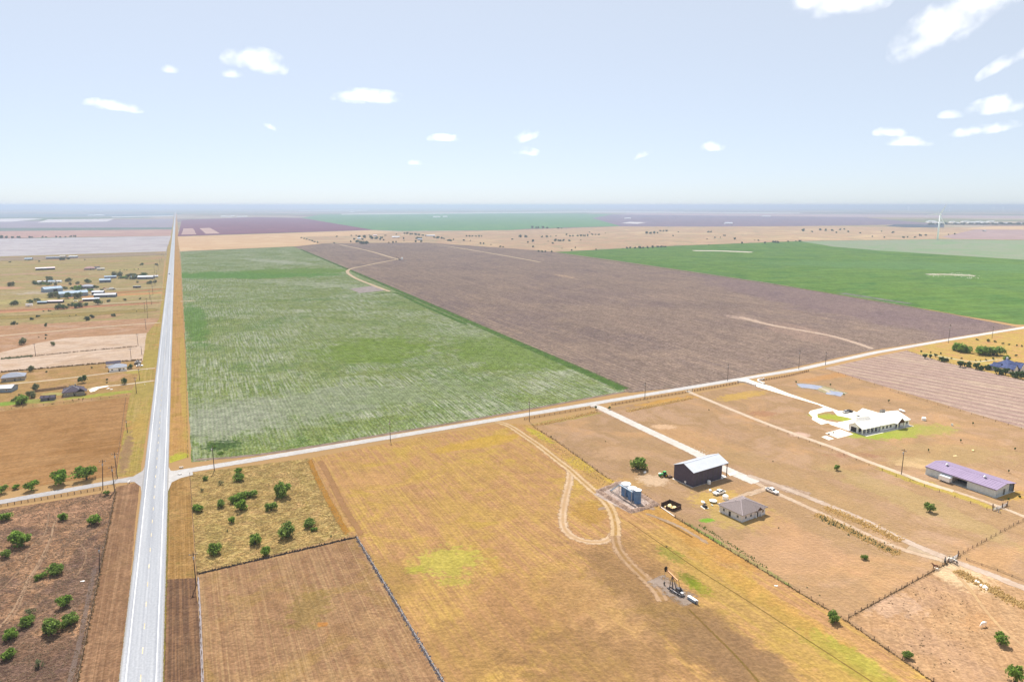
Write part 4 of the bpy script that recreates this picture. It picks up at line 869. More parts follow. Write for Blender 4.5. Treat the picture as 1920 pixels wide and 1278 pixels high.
for (px, py, L) in [(415,406.5,40),(424,407,50),(432,406,40),(443,407,60),(455,406.5,40),(165,404.8,60),(176,404.2,80),(186,404.4,50),(656,397.8,70),(812,407.5,70),(830,407,50),(1095,392.5,90),(1207,391.8,90),(1430,406.3,90),(1172,410.5,50),(1360,420,50)]:
    loc, rz = base_at(wpt(px, py), R(85), L, 25); lb = 'pale farm building far out on the plain'
    if f0 is None:
        f0 = thing('far_building', lb, 'farm building', loc, rz, 'farm buildings far out on the plain')
        walls_gable(MB(), 50, 25, 7, 3).build('wall', M['white'], f0); roof_gable(MB(), -25, 25, 25, 7, 3, .6, .4).build('roof', M['whiteroof'], f0)
    else: dup(f0, loc, rz, lb, scale=(L/50, 1, 1))
# ---------------------------------------------------------------- wells, tanks and yard things
def rod(name, root, a, b, w, mat, h=None): return MB().bar(a, b, w, h).build(name, M[mat], root)
def tank(label, x, y, r, h):
    t = thing('storage_tank', label, 'tank', (x, y, .05), 0, 'oil tanks inside the earth berm')
    b = MB(); b.tube([(0,0,0), (0,0,h)], r, 24, cap=False); b.build('tank_shell', M['tankblue'], t, smooth=True)
    b = MB(); b.tube([(0,0,h-.02), (0,0,h+.06), (0,0,h+.35)], [r+.05, r+.05, .25], 24); b.build('tank_lid', M['tanktop'], t)
    for k in range(1, 4):
        q = MB(); q.tube([(0,0,h*k/4-.05), (0,0,h*k/4+.05)], r+.03, 24, cap=False); q.build('hoop', M['tankblue'], t)
    b = MB(); b.tube([(r*.4,0,h+.2), (r*.4,0,h+.7)], .18, 8); b.build('vent', M['pipe'], t)
    b = MB(); b.tube([(-r-.15,-.3,.5), (-r+.2,-.3,.5)], .3, 10); b.build('valve', M['steel'], t)
tank('squat blue oil tank with a white top nearest the berm track', 47.3, 265.9, 1.95, 5.0)
tank('middle blue oil tank with a white top behind the catwalk', 49.2, 261.8, 1.85, 4.9)
tank('tall narrow blue oil tank, last of the three along the catwalk', 50.7, 258.2, 1.45, 5.6)
def catwalk():
    r = thing('catwalk', 'pale steel catwalk with stairs along the tops of the blue tanks', 'catwalk', (46.0, 262.0, 0), R(-62))
    n = MB(); n.box(-3.2, 5.4, -.45, .45, 5.1, 5.2); n.build('walkway', M['palemetal'], r)
    for s in (-.45, .45):
        for z in (5.65, 6.1): rod('rail', r, (-3.2, s, z), (5.4, s, z), .07, 'trim')
    for x in (-3.2, -.4, 2.5, 5.4):
        for s in (-.45, .45): rod('rail_post', r, (x, s, 5.15), (x, s, 6.1), .07, 'trim')
    for x in (-3.0, 1.0, 5.2): rod('support_leg', r, (x, -.4, 0), (x, -.4, 5.1), .14, 'steel')
    st = MB()
    for i in range(16): st.box(-3.2-.38*(16-i), -3.2-.38*(16-i)+.3, -.42, .42, .31*i+.2, .31*i+.25)
    for s in (-.45, .45): st.bar((-9.3, s, .1), (-3.2, s, 5.1), .1, .22)
    st.build('stair', M['palemetal'], r)
    for s in (-.45, .45): rod('stair_rail', r, (-9.3, s, 1.0), (-3.2, s, 6.1), .07, 'trim')
catwalk()
def berm():
    """earth bank round the tanks"""
    c = [Vector(p + (0,)) for p in ((36.5,269.8),(47.2,278.8),(57.9,257.0),(47.1,250.1))]
    pts = []
    for i in range(4):
        a, b = c[i], c[(i+1) % 4]; n = int((b-a).length / .7)
        for k in range(n): pts.append(a + (b-a)*k/n)
    mb = MB(); vs = []; N_ = len(pts); fs = []
    for i, p in enumerate(pts):
        d = (pts[(i+1) % N_] - pts[i-1]).normalized(); nn = Vector((d.y, -d.x, 0)); gap = 1.0
        for k, u in enumerate((-1.7, -.8, -.1, .7, 1.7)):
            hgt_ = (0, .7, 1.0, .7, 0)[k] * (.75 + .5 * mnoise.noise(Vector((p.x*.5, p.y*.5, k)))) * gap
            q = p + nn * (u + .35 * mnoise.noise(Vector((p.x*.8, p.y*.8, k + 9)))); vs.append((q.x, q.y, max(-.02, hgt_) if k not in (0, 4) else -.02))
    for i in range(N_):
        for k in range(4): a = i*5+k; b = ((i+1) % N_)*5+k; fs.append((a, a+1, b+1, b))
    mb.add(vs, fs)
    tag(mb.build('earth_berm', field_mat('berm_soil', (S(188,160,142), S(168,140,124), S(200,172,152)), 2.5, fine=.3, fsc=2), smooth=True), kind='structure')
    sheet('tank_pad', [(36.5,269.8),(47.2,278.8),(57.9,257.0),(47.1,250.1)], field_mat('tank_gravel', (S(206,184,172), S(190,168,156), S(216,196,182)), 5, fine=.2), .045, world_pts=True, jit=.2)
    sheet('tank_pad', [(34.0,266.5),(37.5,270.5),(48.5,252.2),(46.0,248.9)], bpy.data.materials['tank_gravel'], .05, world_pts=True, jit=.3)
berm()
def pumpjack(label, loc, rz, s=1.0):
    r = thing('pumpjack', label, 'pumpjack', loc, rz); r.scale = (s, s, s)
    # local x runs from the well (head, -) to the motor (+)
    b = MB()
    for y in (-.7, .7): b.box(-1.4, 5.6, y-.15, y+.15, .1, .4)
    for x in (-1.2, .4, 2, 3.6, 5.4): b.box(x-.12, x+.12, -.85, .85, .12, .36)
    b.build('skid', M['darksteel'], r)
    for y in (-.75, .75):
        rod('samson_leg', r, (-.5, y, .4), (.1, y*.25, 5.3), .16, 'darksteel'); rod('samson_leg', r, (1.5, y, .4), (.1, y*.25, 5.3), .16, 'darksteel')
    b = MB(); b.bar((-2.9, 0, 6.35), (2.5, 0, 4.75), .34, .5); b.build('walking_beam', M['orange'], r)
    h = MB()
    pr = [(-.05, -1.15), (.55, -.75), (.62, .8), (.2, 1.15), (-.28, .75), (-.5, .1), (-.42, -.6)]
    for y in (-.24, .24): pass
    v = [(x-3.25, y, z+6.45) for y in (-.24, .24) for x, z in pr]; n = len(pr)
    h.add(v, [tuple(range(n)), tuple(range(2*n-1, n-1, -1))] + [(i, i+n, (i+1) % n+n, (i+1) % n) for i in range(n)]); h.build('horse_head', M['black'], r)
    rod('polished_rod', r, (-3.62, 0, .6), (-3.62, 0, 5.9), .07, 'steel')
    b = MB(); b.tube([(-3.62,0,0), (-3.62,0,1.2)], .22, 10); b.tube([(-3.62,-.5,.8), (-3.62,.5,.8)], .1, 8); b.build('wellhead', M['black'], r)
    for y in (-.9, .9):
        b = MB(); b.bar((2.9, y, 2.0), (4.2, y, .95), .2, .9); b.tube([(4.0, y-.12, 1.1), (4.0, y+.12, 1.1)], .62, 14); b.build('counterweight', M['darksteel'], r)
        rod('pitman_arm', r, (2.4, y*.75, 4.75), (2.9, y*.95, 2.0), .13, 'darksteel')
    b = MB(); b.box(2.2, 3.7, -.55, .55, .4, 2.1); b.build('gearbox', M['darksteel'], r)
    b = MB(); b.box(4.4, 5.4, -.5, .5, .4, 1.35); b.build('motor', M['steel'], r)
    b = MB(); b.tube([(4.1, .7, .9), (4.1, .85, .9)], .5, 12); b.build('belt_guard', M['steel'], r)
    for y in (-1.3, 1.3): rod('guard_rail', r, (1.8, y, 1.1), (5.2, y, 1.1), .07, 'trim')
    for x in (1.8, 3.5, 5.2):
        for y in (-1.3, 1.3): rod('guard_post', r, (x, y, 0), (x, y, 1.1), .07, 'trim')
    return r
pumpjack('orange beamed pumpjack with a dark horse head in the yellow hay field', (50.0, 194.6, .06), R(-57), .88)
r = thing('control_panel', 'pale grey electric cabinet on a skid beyond the pumpjack', 'cabinet', (54.8, 188.3, .06), R(-58))
MB().box(-1.5, 1.5, -.45, .45, .15, 1.0).build('cabinet_body', M['palemetal'], r); MB().box(-1.6, 1.6, -.5, .5, 1.0, 1.06).build('cabinet_lid', M['trim'], r); MB().box(-1.8, 1.9, -.55, .55, 0, .15).build('skid', M['darksteel'], r); MB().box(1.75, 2.3, -.2, .2, .15, 1.3).build('switch_box', M['steel'], r)
p = G(747, 487.5); pj = pumpjack('dark pumpjack far away at the bend of the field track', (p.x, p.y, .3), R(20), 1.0)
r = thing('tank_stand', 'small pale tank beside the far pumpjack in the plowed field', 'tank', G(754, 486.5, .1), 0)
b = MB(); b.tube([(0,0,0),(0,0,4.5)], 2.2, 14); b.build('tank_shell', M['tanktop'], r); b = MB(); b.tube([(0,0,4.45),(0,0,4.9)], [2.25,.3], 14); b.build('tank_lid', M['steel'], r)
def bin_():
    r = thing('feed_pen', 'open rusty iron pen holding pale straw beside the tank berm', 'feed pen', (63.4, 253.7, .03), R(-52))
    MB().box(-3.0, 2.9, 2.35, 2.5, 0, 1.9).build('back_panel', M['rust'], r); MB().box(-3.1, -2.95, -2.5, 2.5, 0, 1.7).build('side_panel', M['rust'], r)
    MB().box(2.8, 2.95, -2.2, 2.5, 0, 1.4).build('side_panel', M['rust'], r); MB().box(-.8, 2.9, -2.5, -2.36, 0, 1.3).build('front_panel', M['rust'], r)
    b = MB(); random.seed(3)
    for i in range(9): b.sphere((random.uniform(-1.5, 1.6), random.uniform(-1.3, 1.2), .2), random.uniform(.6, 1.1), random.uniform(.6, 1.0), random.uniform(.3, .7), 9, 5)
    tag(b.build('straw', M['straw'], r), kind='stuff')
    b = MB()
    for x in (-3.0, 0, 2.87):
        for y in (-2.43, 2.43): b.bar((x, y, 0), (x, y, 2.0), .12)
    b.build('corner_posts', M['rust'], r)
bin_()
pa, pb = G(1239, 951), G(1265, 969)
r = thing('pipe_run', 'pale pipe lying on the ground past the rusty pen', 'pipe', (pa.x, pa.y, .25), 0)
b = MB(); b.tube([(0,0,0), (pb.x-pa.x, pb.y-pa.y, 0)], .16, 8); b.build('pipe', M['pipe'], r)
b = MB(); b.box(-.3,.3,-.3,.3,-.25,.15); b.box(pb.x-pa.x-.3, pb.x-pa.x+.3, pb.y-pa.y-.3, pb.y-pa.y+.3, -.25, .15); b.build('pipe_rests', M['wood'], r)
# --- vehicles
def wheel(root, x, y, r=.4, w=.26):
    b = MB(); b.tube([(x, y-w/2, r), (x, y+w/2, r)], r, 14); t = b.build('wheel', M['tyre'], root)
    b = MB(); s = 1 if y > 0 else -1; b.tube([(x, y+s*(w/2-.02), r), (x, y+s*(w/2+.02), r)], r*.55, 10); b.build('rim', M['silver'], t)
def prism(mb, prof, w0, w1=None, m=0):
    """side profile (x, z) swept across the width, narrower on top by w1"""
    n = len(prof); z0 = min(z for _, z in prof); z1 = max(z for _, z in prof); w1 = w1 or w0
    v = []
    for s in (-1, 1):
        for x, z in prof: w = w0 + (w1-w0)*(z-z0)/(z1-z0); v.append((x, s*w/2, z))
    return mb.add(v, [tuple(range(n)), tuple(range(2*n-1, n-1, -1))] + [(i, i+n, (i+1) % n+n, (i+1) % n) for i in range(n)], m)
def pickup(label, loc, rz, body='white', cover=None):
    r = thing('pickup_truck', label, 'pickup truck', loc, rz)
    b = MB(); prism(b, [(-2.9,.45),(2.8,.45),(2.9,.75),(2.85,1.05),(1.3,1.15),(1.0,1.15),(-.9,1.12),(-2.9,1.1)], 2.0, 1.94)
    b.build('body', M[body], r)
    c = MB(); prism(c, [(-.95,1.1),(1.25,1.1),(.55,1.78),(.2,1.85),(-.7,1.85),(-.9,1.78)], 1.86, 1.5); c.build('cab', M[body], r)
    g = MB(); g.add([(1.2,-.78,1.2),(1.2,.78,1.2),(.6,.66,1.75),(.6,-.66,1.75)], [(0,1,2,3)]); g.v = [(x+.03, y, z+.02) for x, y, z in g.v]; g.build('windscreen', M['glass'], r)
    g = MB(); g.add([(-.97,-.75,1.25),(-.97,.75,1.25),(-.93,.68,1.7),(-.93,-.68,1.7)], [(3,2,1,0)]); g.build('rear_window', M['glass'], r)
    for s in (-1, 1):
        g = MB(); g.add([(-.8,s*.93,1.2),(.95,s*.93,1.2),(.5,s*.83,1.7),(-.75,s*.83,1.7)], [(0,1,2,3) if s < 0 else (3,2,1,0)]); g.build('side_window', M['glass'], r)
        h = MB(); h.box(2.83, 2.93, s*.75-.18, s*.75+.18, .75, .95); h.build('headlight', M['silver'], r)
        h = MB(); h.box(-2.95, -2.88, s*.85-.1, s*.85+.1, .7, 1.0); h.build('tail_light', M['red'], r)
        for x in (-1.9, 1.85): wheel(r, x, s*.9)
    bd = MB(); bd.box(-2.8, -1.05, -.8, .8, .7, 1.125 if cover else 1.12); bd.build('cargo_bed', M[cover or 'darksteel'], r)
    h = MB(); h.box(-2.98, -2.86, -.9, .9, .45, .62); h.box(2.82, 2.97, -.95, .95, .42, .65); h.build('bumper', M['steel'], r)
    return r
def sedan(label, loc, rz, body='black', group=None):
    r = thing('parked_car', label, 'car', loc, rz, group)
    b = MB(); prism(b, [(-2.3,.35),(2.25,.35),(2.3,.65),(2.0,.85),(1.0,.92),(-1.5,.95),(-2.25,.9)], 1.8, 1.72); b.build('body', M[body], r)
    c = MB(); prism(c, [(-1.6,.93),(1.05,.9),(.3,1.42),(-.8,1.45),(-1.25,1.38)], 1.66, 1.25); c.build('cabin', M['glass'], r)
    t = MB(); t.box(-.85, .3, -.6, .6, 1.43, 1.47); t.build('car_roof', M[body], r)
    for s in (-1, 1):
        for x in (-1.45, 1.4): wheel(r, x, s*.8, .33, .22)
        h = MB(); h.box(2.24, 2.31, s*.6-.15, s*.6+.15, .6, .72); h.build('headlight', M['silver'], r)
    return r
def az_rz(az): return math.pi/2 - az
pickup('white pickup with a dark cargo bed parked below the charcoal barn', (86.4, 266.9, .05), az_rz(R(61+180)), 'white', 'black')
pickup('white pickup standing on the dirt road past the barn', (109.0, 268.6, .08), az_rz(R(150)), 'white')
p = G(317.3, 514); sedan('dark car driving far along the empty highway', (p.x, p.y, .09), az_rz(AZH), 'black')
# trailer, tractor, yard clutter
def trailer(label, loc, rz, mat='white', L=5, W=2.3, H=2.3, name='box_trailer', cat='trailer'):
    r = thing(name, label, cat, loc, rz)
    MB().box(-L/2, L/2, -W/2, W/2, .6, .6+H).build('trailer_body', M[mat], r)
    MB().box(-L/2+.05, L/2-.05, -W/2+.05, W/2-.05, .6+H, .66+H).build('trailer_roof', M['whiteroof'], r)
    for s in (-1, 1):
        for x in (-.5, .5): wheel(r, x - L*.1, s*(W/2-.1), .4)
    rod('tow_bar', r, (L/2, 0, .6), (L/2+1.3, 0, .5), .12, 'steel'); MB().box(-L/2-.04, -L/2, -W/2+.2, W/2-.2, .7, .5+H).build('rear_door', M['steel'], r)
    return r
p = G(1769, 904); trailer('white stock trailer parked beside the open bay of the purple shed', (p.x+1.0, p.y+.6, .05), az_rz(R(152)), 'white', 4.6, 2.2, 2.0)
p = G(1774, 902); trailer('tan box trailer in the bay of the purple shed', (p.x+2.2, p.y+1.0, .05), az_rz(R(152)), 'cream', 5.2, 2.3, 2.2)
p = G(257, 540); trailer('long black trailer on the dirt drive near the highway', (p.x, p.y, .1), az_rz(R(70)), 'black', 10, 2.6, 2.4)
p = G(209, 543); trailer('small white trailer on the drive of the metal barns', (p.x, p.y, .1), az_rz(R(70)), 'white', 5, 2.4, 2.2)
p = G(55, 574.5); trailer('white horse trailer at the corner of the stable yard', (p.x, p.y, .1), az_rz(R(60)), 'white', 7, 2.6, 2.6)
for (px, py, b, lb) in [(214,543.2,'black','black car on the drive of the metal barns'),(203,543.5,'silver','silver car behind the black car on the drive'),(196,541.5,'red','dark red truck beside the round trees of the barns'),
  (136,540,'white','white car behind the large machine barn'),(168,553,'white','white car in front of the white carport'),(174,554,'silver','silver car at the end of the carport'),(152,566.5,'red','red car in front of the low stable'),(142,565,'white','white car at the low stable'),
  (112,572,'white','white car in the stable yard'),(292,520.3,'white','white car beside the small cream shed'),(258,683.5,'black','black car under the leafy tree of the grey hipped house'),(262,687,'white','white car on the drive of the grey hipped house'),(259,680,'silver','silver car on the grey gravel by the pale lot'),
  (1457+48,748+24,'silver',None),(1592,772.5,'black','dark car on the concrete drive of the white ranch house'),(1586,773.5,'silver','silver car on the concrete drive of the white ranch house')]:
    if lb:
        p = G(px, py); sedan(lb, (p.x, p.y, .14), az_rz(R(61 + (px * 37) % 30)), b)
r = thing('tractor', 'green farm tractor with a dark implement behind the charcoal barn', 'tractor', G(1243.5, 893, .03), R(15))
b = MB(); prism(b, [(-1.9,.7),(1.0,.7),(1.0,1.4),(-.2,1.6),(-1.9,1.45)], .8, .7); b.build('hood', M['green'], r)
b = MB(); prism(b, [(-.1,1.0),(1.3,1.0),(1.15,2.3),(.1,2.3)], 1.3, 1.1); b.build('cab', M['glass'], r); MB().box(-.05, 1.3, -.65, .65, 2.3, 2.42).build('cab_roof', M['green'], r)
for s in (-1, 1):
    for x, rr in ((.9, .75), (-1.4, .5)):
        b = MB(); b.tube([(x, s*.95-.22, rr), (x, s*.95+.22, rr)], rr, 16); t = b.build('wheel', M['tyre'], r)
        b = MB(); b.tube([(x, s*.95+s*.2, rr), (x, s*.95+s*.24, rr)], rr*.5, 12); b.build('rim', M['yellow'], t)
    b = MB(); b.box(.3, 1.5, s*.95-.25, s*.95+.25, 1.5, 1.58); b.build('fender', M['green'], r)
r = thing('loader_arm', 'green and cream loader attachment lying beside the tractor', 'implement', G(1240, 889, .03), R(-20))
MB().box(-1.2, 1.2, -.7, .7, 0, .5).build('bucket', M['solar'], r)
for s in (-.5, .5): rod('arm', r, (-.2, s, .5), (1.4, s, 1.2), .18, 'green')
r = thing('disc_mower', 'rusty mower lying between the tractor and the barn wall', 'implement', G(1255, 894.5, .03), R(30))
MB().box(-1.1, 1.1, -.8, .8, .2, .7).build('deck', M['rust'], r)
for x in (-.8, .8): b = MB(); b.tube([(x,-.95,.3),(x,-.8,.3)], .3, 10); b.build('wheel', M['tyre'], r)
def round_tank(label, px, py, rad, h, mat='white', name='water_tank', cat='tank'):
    p = G(px, py); r = thing(name, label, cat, (p.x, p.y, .03))
    b = MB(); b.tube([(0,0,0),(0,0,h*.8)], rad, 18, cap=False); b.build('tank_shell', M[mat], r, smooth=True)
    b = MB(); b.tube([(0,0,h*.8),(0,0,h*.95),(0,0,h)], [rad, rad*.7, rad*.15], 18); b.build('tank_lid', M[mat], r); return r
round_tank('big round white water tank beside the mauve roofed house', 1360, 935.5, 1.15, 1.9)
round_tank('small round white drum between the barn and the pickup', 1331.5, 920.5, .55, .8, name='drum', cat='drum')
round_tank('pale round tank against the long wall of the charcoal barn', 1329, 906.5, .8, 1.6)
round_tank('white pump shed tank by the corner of the mauve roofed house', 1350, 948.5, .6, 1.3)
round_tank('pale tank next to the canopy post of the charcoal barn', 1353, 896.5, .7, 1.2)
round_tank('white water trough tank near the tree by the barn', 1209, 886.3, .6, .7, name='trough', cat='trough')
round_tank('white tank at the edge of the green lawn behind the ranch house', 1732, 787.5, 1.1, 1.8)
r = thing('trampoline', 'pale round trampoline in the yard beside the round tank', 'trampoline', G(1337, 941, .03), 0)
b = MB(); b.tube([(0,0,.75),(0,0,.82)], 1.5, 20); b.build('mat', M['solar'], r)
for k in range(6): a = k*math.pi/3; rod('leg', r, (1.4*math.cos(a), 1.4*math.sin(a), 0), (1.4*math.cos(a), 1.4*math.sin(a), .8), .08, 'steel')
r = thing('utility_cart', 'dark utility cart on a pale slab west of the small house', 'cart', G(1321.5, 951, .03), R(-70))
MB().box(-1.6, 1.2, -1.0, 1.0, 0, .07).build('slab', M['concrete'], r); MB().box(-1.0, 1.0, -.6, .6, .35, .8).build('cart_body', M['black'], r); MB().box(-.5, .5, -.6, .6, 1.5, 1.6).build('cart_roof', M['black'], r)
for x, y in ((-.45,-.55),(.45,-.55),(-.45,.55),(.45,.55)): rod('roof_post', r, (x, y, .8), (x, y, 1.5), .06, 'steel')
for s in (-1, 1):
    for x in (-.7, .7): wheel(r, x, s*.55, .3, .2)
for (px, py, sx, sy, sz, mat, lb) in [(1318,941,1.6,1.1,.5,'stone','pale pile of sacks near the utility cart'),(1335,947.5,.9,.5,.4,'solar','pale green crate in the yellow grass of the yard'),(1691,772,2.2,.9,.9,'white','white propane tank behind the ranch house'),(1785,798,.7,.7,1.2,'solar','pale feeder standing in the dry lot behind the ranch house'),
   (1824,845,2.4,.8,.5,'straw','pale wooden trough in the dry lot above the purple shed'),(1792,855,1.4,1.0,.4,'straw','pale heap of sand in the dry lot above the purple shed'),(1831,1091,1.2,1.0,.7,'stone','pale boulder among the weeds by the horse paddock'),(1843,1100,1.9,1.4,.9,'stone','heap of white rubble in the weeds by the horse paddock'),(1850,1104,1.2,1.0,.6,'stone','lower heap of white rubble beside the bigger heap'),
   (1554,814,1.0,.5,.5,'rust','dark fire pit on the concrete pad below the ranch house'),(1562,812,.5,.5,1.0,'timber','small brown chair on the concrete pad below the ranch house'),(155,1089.5,.9,.5,.25,'white','white scrap lying in the scrub lot by the fence'),(203,728.5,1.4,.8,.5,'white','white boulder on the lawn of the dark hipped house'),(209,730.3,1.2,.8,.5,'white','second white boulder on the lawn of the dark hipped house'),
   (276,694,.4,.4,1.1,'white','white mailbox beside the upper pale drive'),(272,723,.4,.4,1.1,'white','white mailbox beside the lower pale drive'),(340,877,.9,.5,.5,'stone','pale culvert end at the crossroads'),(242,905,1.2,.6,.6,'stone','white culvert head wall beside the west side road'),(337,889.5,.9,.4,.4,'stone','dark mouthed culvert under the cross road'),(1455,1098,.7,.7,.3,'stone','pale salt block in the brown lot')]:
    p = G(px, py); r = tag(MB().build('yard_clutter', M[mat]), lb, 'clutter'); bpy.data.objects.remove(r)
    nm = {'culvert':'culvert','mailbox':'mailbox','boulder':'boulder','rubble':'rubble_heap','trough':'trough','propane':'propane_tank','chair':'chair','crate':'crate','feeder':'feeder','scrap':'metal_scrap','pit':'fire_pit','sacks':'sack_pile','sand':'sand_heap','block':'salt_block'}
    k = next((v for kk, v in nm.items() if kk in lb), 'clutter'); b = MB()
    if k == 'mailbox':
        b.bar((0,0,0),(0,0,1.0), .1); b.box(-.22,.22,-.14,.14,.95,1.25)
    elif k == 'propane_tank':
        b.tube([(-sx,0,.8),(-sx*.8,0,.8),(sx*.8,0,.8),(sx,0,.8)], [.2,.55,.55,.2], 14)
        for x in (-.9,.9): b.box(x-.12,x+.12,-.4,.4,0,.4)
    elif k == 'chair':
        b.box(-.3,.3,-.3,.3,.35,.42); b.box(-.3,.3,.25,.32,.42,1.0)
        for x in (-.26,.26):
            for y in (-.26,.26): b.bar((x,y,0),(x,y,.36),.07)
    elif k in ('trough','crate','feeder','fire_pit'):
        b.box(-sx/2,sx/2,-sy/2,-sy/2+.08,0,sz); b.box(-sx/2,sx/2,sy/2-.08,sy/2,0,sz); b.box(-sx/2,-sx/2+.08,-sy/2+.08,sy/2-.08,0,sz); b.box(sx/2-.08,sx/2,-sy/2+.08,sy/2-.08,0,sz); b.box(-sx/2+.08,sx/2-.08,-sy/2+.08,sy/2-.08,0,sz*.5)
    elif k == 'culvert':
        b.box(-sx,sx,-.12,.12,0,sz*1.3); b.tube([(0,-.5,.3),(0,.5,.3)], .28, 12)
    else:
        random.seed(int(px))
        for i in range(6): b.sphere((random.uniform(-sx,sx)*.5, random.uniform(-sy,sy)*.5, sz*.15), sx*random.uniform(.25,.5), sy*random.uniform(.25,.5), sz*random.uniform(.4,.8), 8, 5)
    o = b.build(k, M[mat]); o.location = (p.x, p.y, .05); o.rotation_euler.z = R(35 + px); tag(o, lb, k.replace('_', ' '))

# ---------------------------------------------------------------- fences, gates, poles
def fence(label, pix, spacing, h, rails=2, mat='wood', pw=.14, rw=.05, name='fence', wp=False, skip=None):
    pts = [wpt(*p) for p in pix] if not wp else pix
    o = pts[0]; r = thing(name, label, 'fence', (o.x, o.y, .02)); path = []
    for i in range(len(pts)-1):
        a, b = pts[i], pts[i+1]; n = max(1, round((b-a).length/spacing))
        path += [a + (b-a)*k/n for k in range(n)]
    path.append(pts[-1])
    pm = MB(); pm.box(-pw/2, pw/2, -pw/2, pw/2, -.1, h); first = None
    for q in path[:300]:
        if first is None: first = pm.build('fence_post', M[mat], r); c = first
        else: c = first.copy(); COL.objects.link(c); c.parent = r
        c.location = (q.x-o.x, q.y-o.y, 0); c.rotation_euler.z = random.uniform(-.2, .2)
    for k in range(rails):
        z = h * (k + .7) / (rails + .25); m = MB()
        for i in range(len(path)-1):
            a = path[i]-o; b = path[i+1]-o; m.bar((a.x, a.y, z), (b.x, b.y, z), rw*.6, rw)
        m.build('fence_rail' if rw > .07 else 'fence_wire', M[mat], r)
    return r
random.seed(11)
# ranch rails along the cross road
fence('brown post fence along the cross road beside the first limestone drive', [(983,787),(1040,777),(1116,764)], 3.6, 1.3, 3, 'brownwood', .2, .10)
fence('brown rail fence along the cross road between the first two drives', [(1147,760),(1220,747),(1286,736.5)], 2.7, 1.3, 3, 'brownwood', .2, .12)
fence('dark brown post fence along the cross road beside the curved white walls', [(1302,733.5),(1340,727),(1384,719)], 2.7, 1.4, 3, 'brownwood', .26, .12)
fence('red brown post fence along the cross road east of the curved white walls', [(1432,713.5),(1480,705),(1516,696.5)], 2.7, 1.4, 3, 'brownwood', .26, .12)
fence('brown post fence along the west side road above the scrub lot', [(2,949.5),(90,935),(188,918)], 2.3, 1.2, 3, 'wood', .2, .09)
fence('sparse wire fence along the west side road into the verge', [(188,917.5),(216,912)], 2.4, 1.1, 2, 'wood', .12, .03)
fence('dark wire fence between the scrub lot and the highway verge', [(217,921),(182,1098),(145,1278),(120,1400)], 3.4, 1.3, 4, 'wood', .15, .04)
fence('wire fence along the east verge up to the crop field', [(352,857),(348.5,680),(341,540),(337,478)], 8, 1.2, 3, 'wood', .14, .03)
fence('wire fence along the east verge beside the scrub pasture', [(356,890),(369,1076)], 4, 1.2, 3, 'wood', .14, .03)
fence('wire fence beside the pale path of the mown plot', [(370,1078),(381,1278),(388,1400)], 4, 1.2, 3, 'wood', .14, .03)
fence('wire fence with dark weeds between the scrub pasture and the mown plot', [(371,1075),(668,1006.5)], 4.5, 1.1, 3, 'wood', .14, .03)
fence('grey wire fence between the mown plot and the hay field', [(668,1006.5),(830,1278),(900,1400)], 4.5, 1.1, 3, 'steel', .13, .03)
fence('long wire fence between the hay field and the brown lots', [(1000,800),(1042,826),(1130,890)], 5, 1.2, 3, 'wood', .15, .03)
fence('dark wire fence running from the rusty pen along the hay field', [(1266,970),(1420,1063),(1590,1166),(1750,1278),(1900,1380)], 4.2, 1.3, 4, 'wood', .16, .04)
fence('dark wire fence between the brown lot and the horse paddock', [(1591,1158),(1680,1109),(1758,1066),(1776,1056)], 3.2, 1.3, 4, 'wood', .16, .04)
fence('wire fence running up from the paddock gate to the right border', [(1797,1043),(1840,1018),(1900,985),(1960,955)], 3.6, 1.2, 3, 'wood', .13, .03)
fence('low wooden rail fence beside the lane below the paddock gate', [(1812,1050),(1870,1070),(1925,1092)], 4, .9, 2, 'wood', .13, .10)
fence('wire fence below the ranch drive past the purple shed', [(1440,801),(1560,845),(1680,893),(1790,933),(1850,955)], 7, 1.2, 2, 'wood', .14, .03)
fence('wire fence between the ranch lot and the row plowed field', [(1548,692),(1700,742),(1800,771),(1940,812)], 7, 1.2, 2, 'wood', .12, .03)
fence('wire fence around the orange hay lot', [(2,769),(120,756),(238,742)], 5, 1.2, 3, 'wood', .15, .04)
fence('wire fence beside the verge of the orange hay lot', [(236,748),(216,896)], 5, 1.2, 3, 'wood', .13, .03)
fence('dark hedge line fence between the pale lot and the house lot', [(2,698),(120,687.5),(266,675)], 5, 1.3, 3, 'wood', .15, .05)
fence('wire fence crossing the pale mown lot', [(2,673),(130,661),(256,649.5)], 6, 1.3, 3, 'wood', .14, .05)
fence('dark wooden yard fence behind the dark hipped house', [(66,735),(95,731.5),(125,727.5)], 2.2, 1.7, 4, 'wood', .14, .3)
fence('garden fence above the row plowed field', [(1702,659),(1760,677.5),(1917,714)], 5, 1.2, 2, 'wood', .12, .03)
# gateways
def gate(label, a, b, h=1.2, mat='steel'):
    pa, pb = wpt(*a), wpt(*b); L = (pb-pa).length; r = thing('field_gate', label, 'gate', (pa.x, pa.y, .05), math.atan2((pb-pa).y, (pb-pa).x))
    for i in range(5): rod('gate_bar', r, (0, 0, .2+.22*i), (L, 0, .2+.22*i), .07, mat)
    for x in (0, L/2, L): rod('gate_upright', r, (x, 0, .15), (x, 0, h), .08, mat)
    for x in (-.25, L+.25): rod('gate_post', r, (x, 0, -.1), (x, 0, h+.5), .25, 'wood')
gate('grey pipe gate across the lane by the horses', (1779,1054), (1795,1044), 1.3)
gate('metal yard gate by the corner of the purple shed', (1862,957), (1878,951.5), 1.4)
gate('short metal gate below the purple shed beside the yard gate', (1880,951), (1888,947), 1.4)
gate('metal gate of the second drive beside the dark rail fence', (1289,735), (1298,733), 1.3)
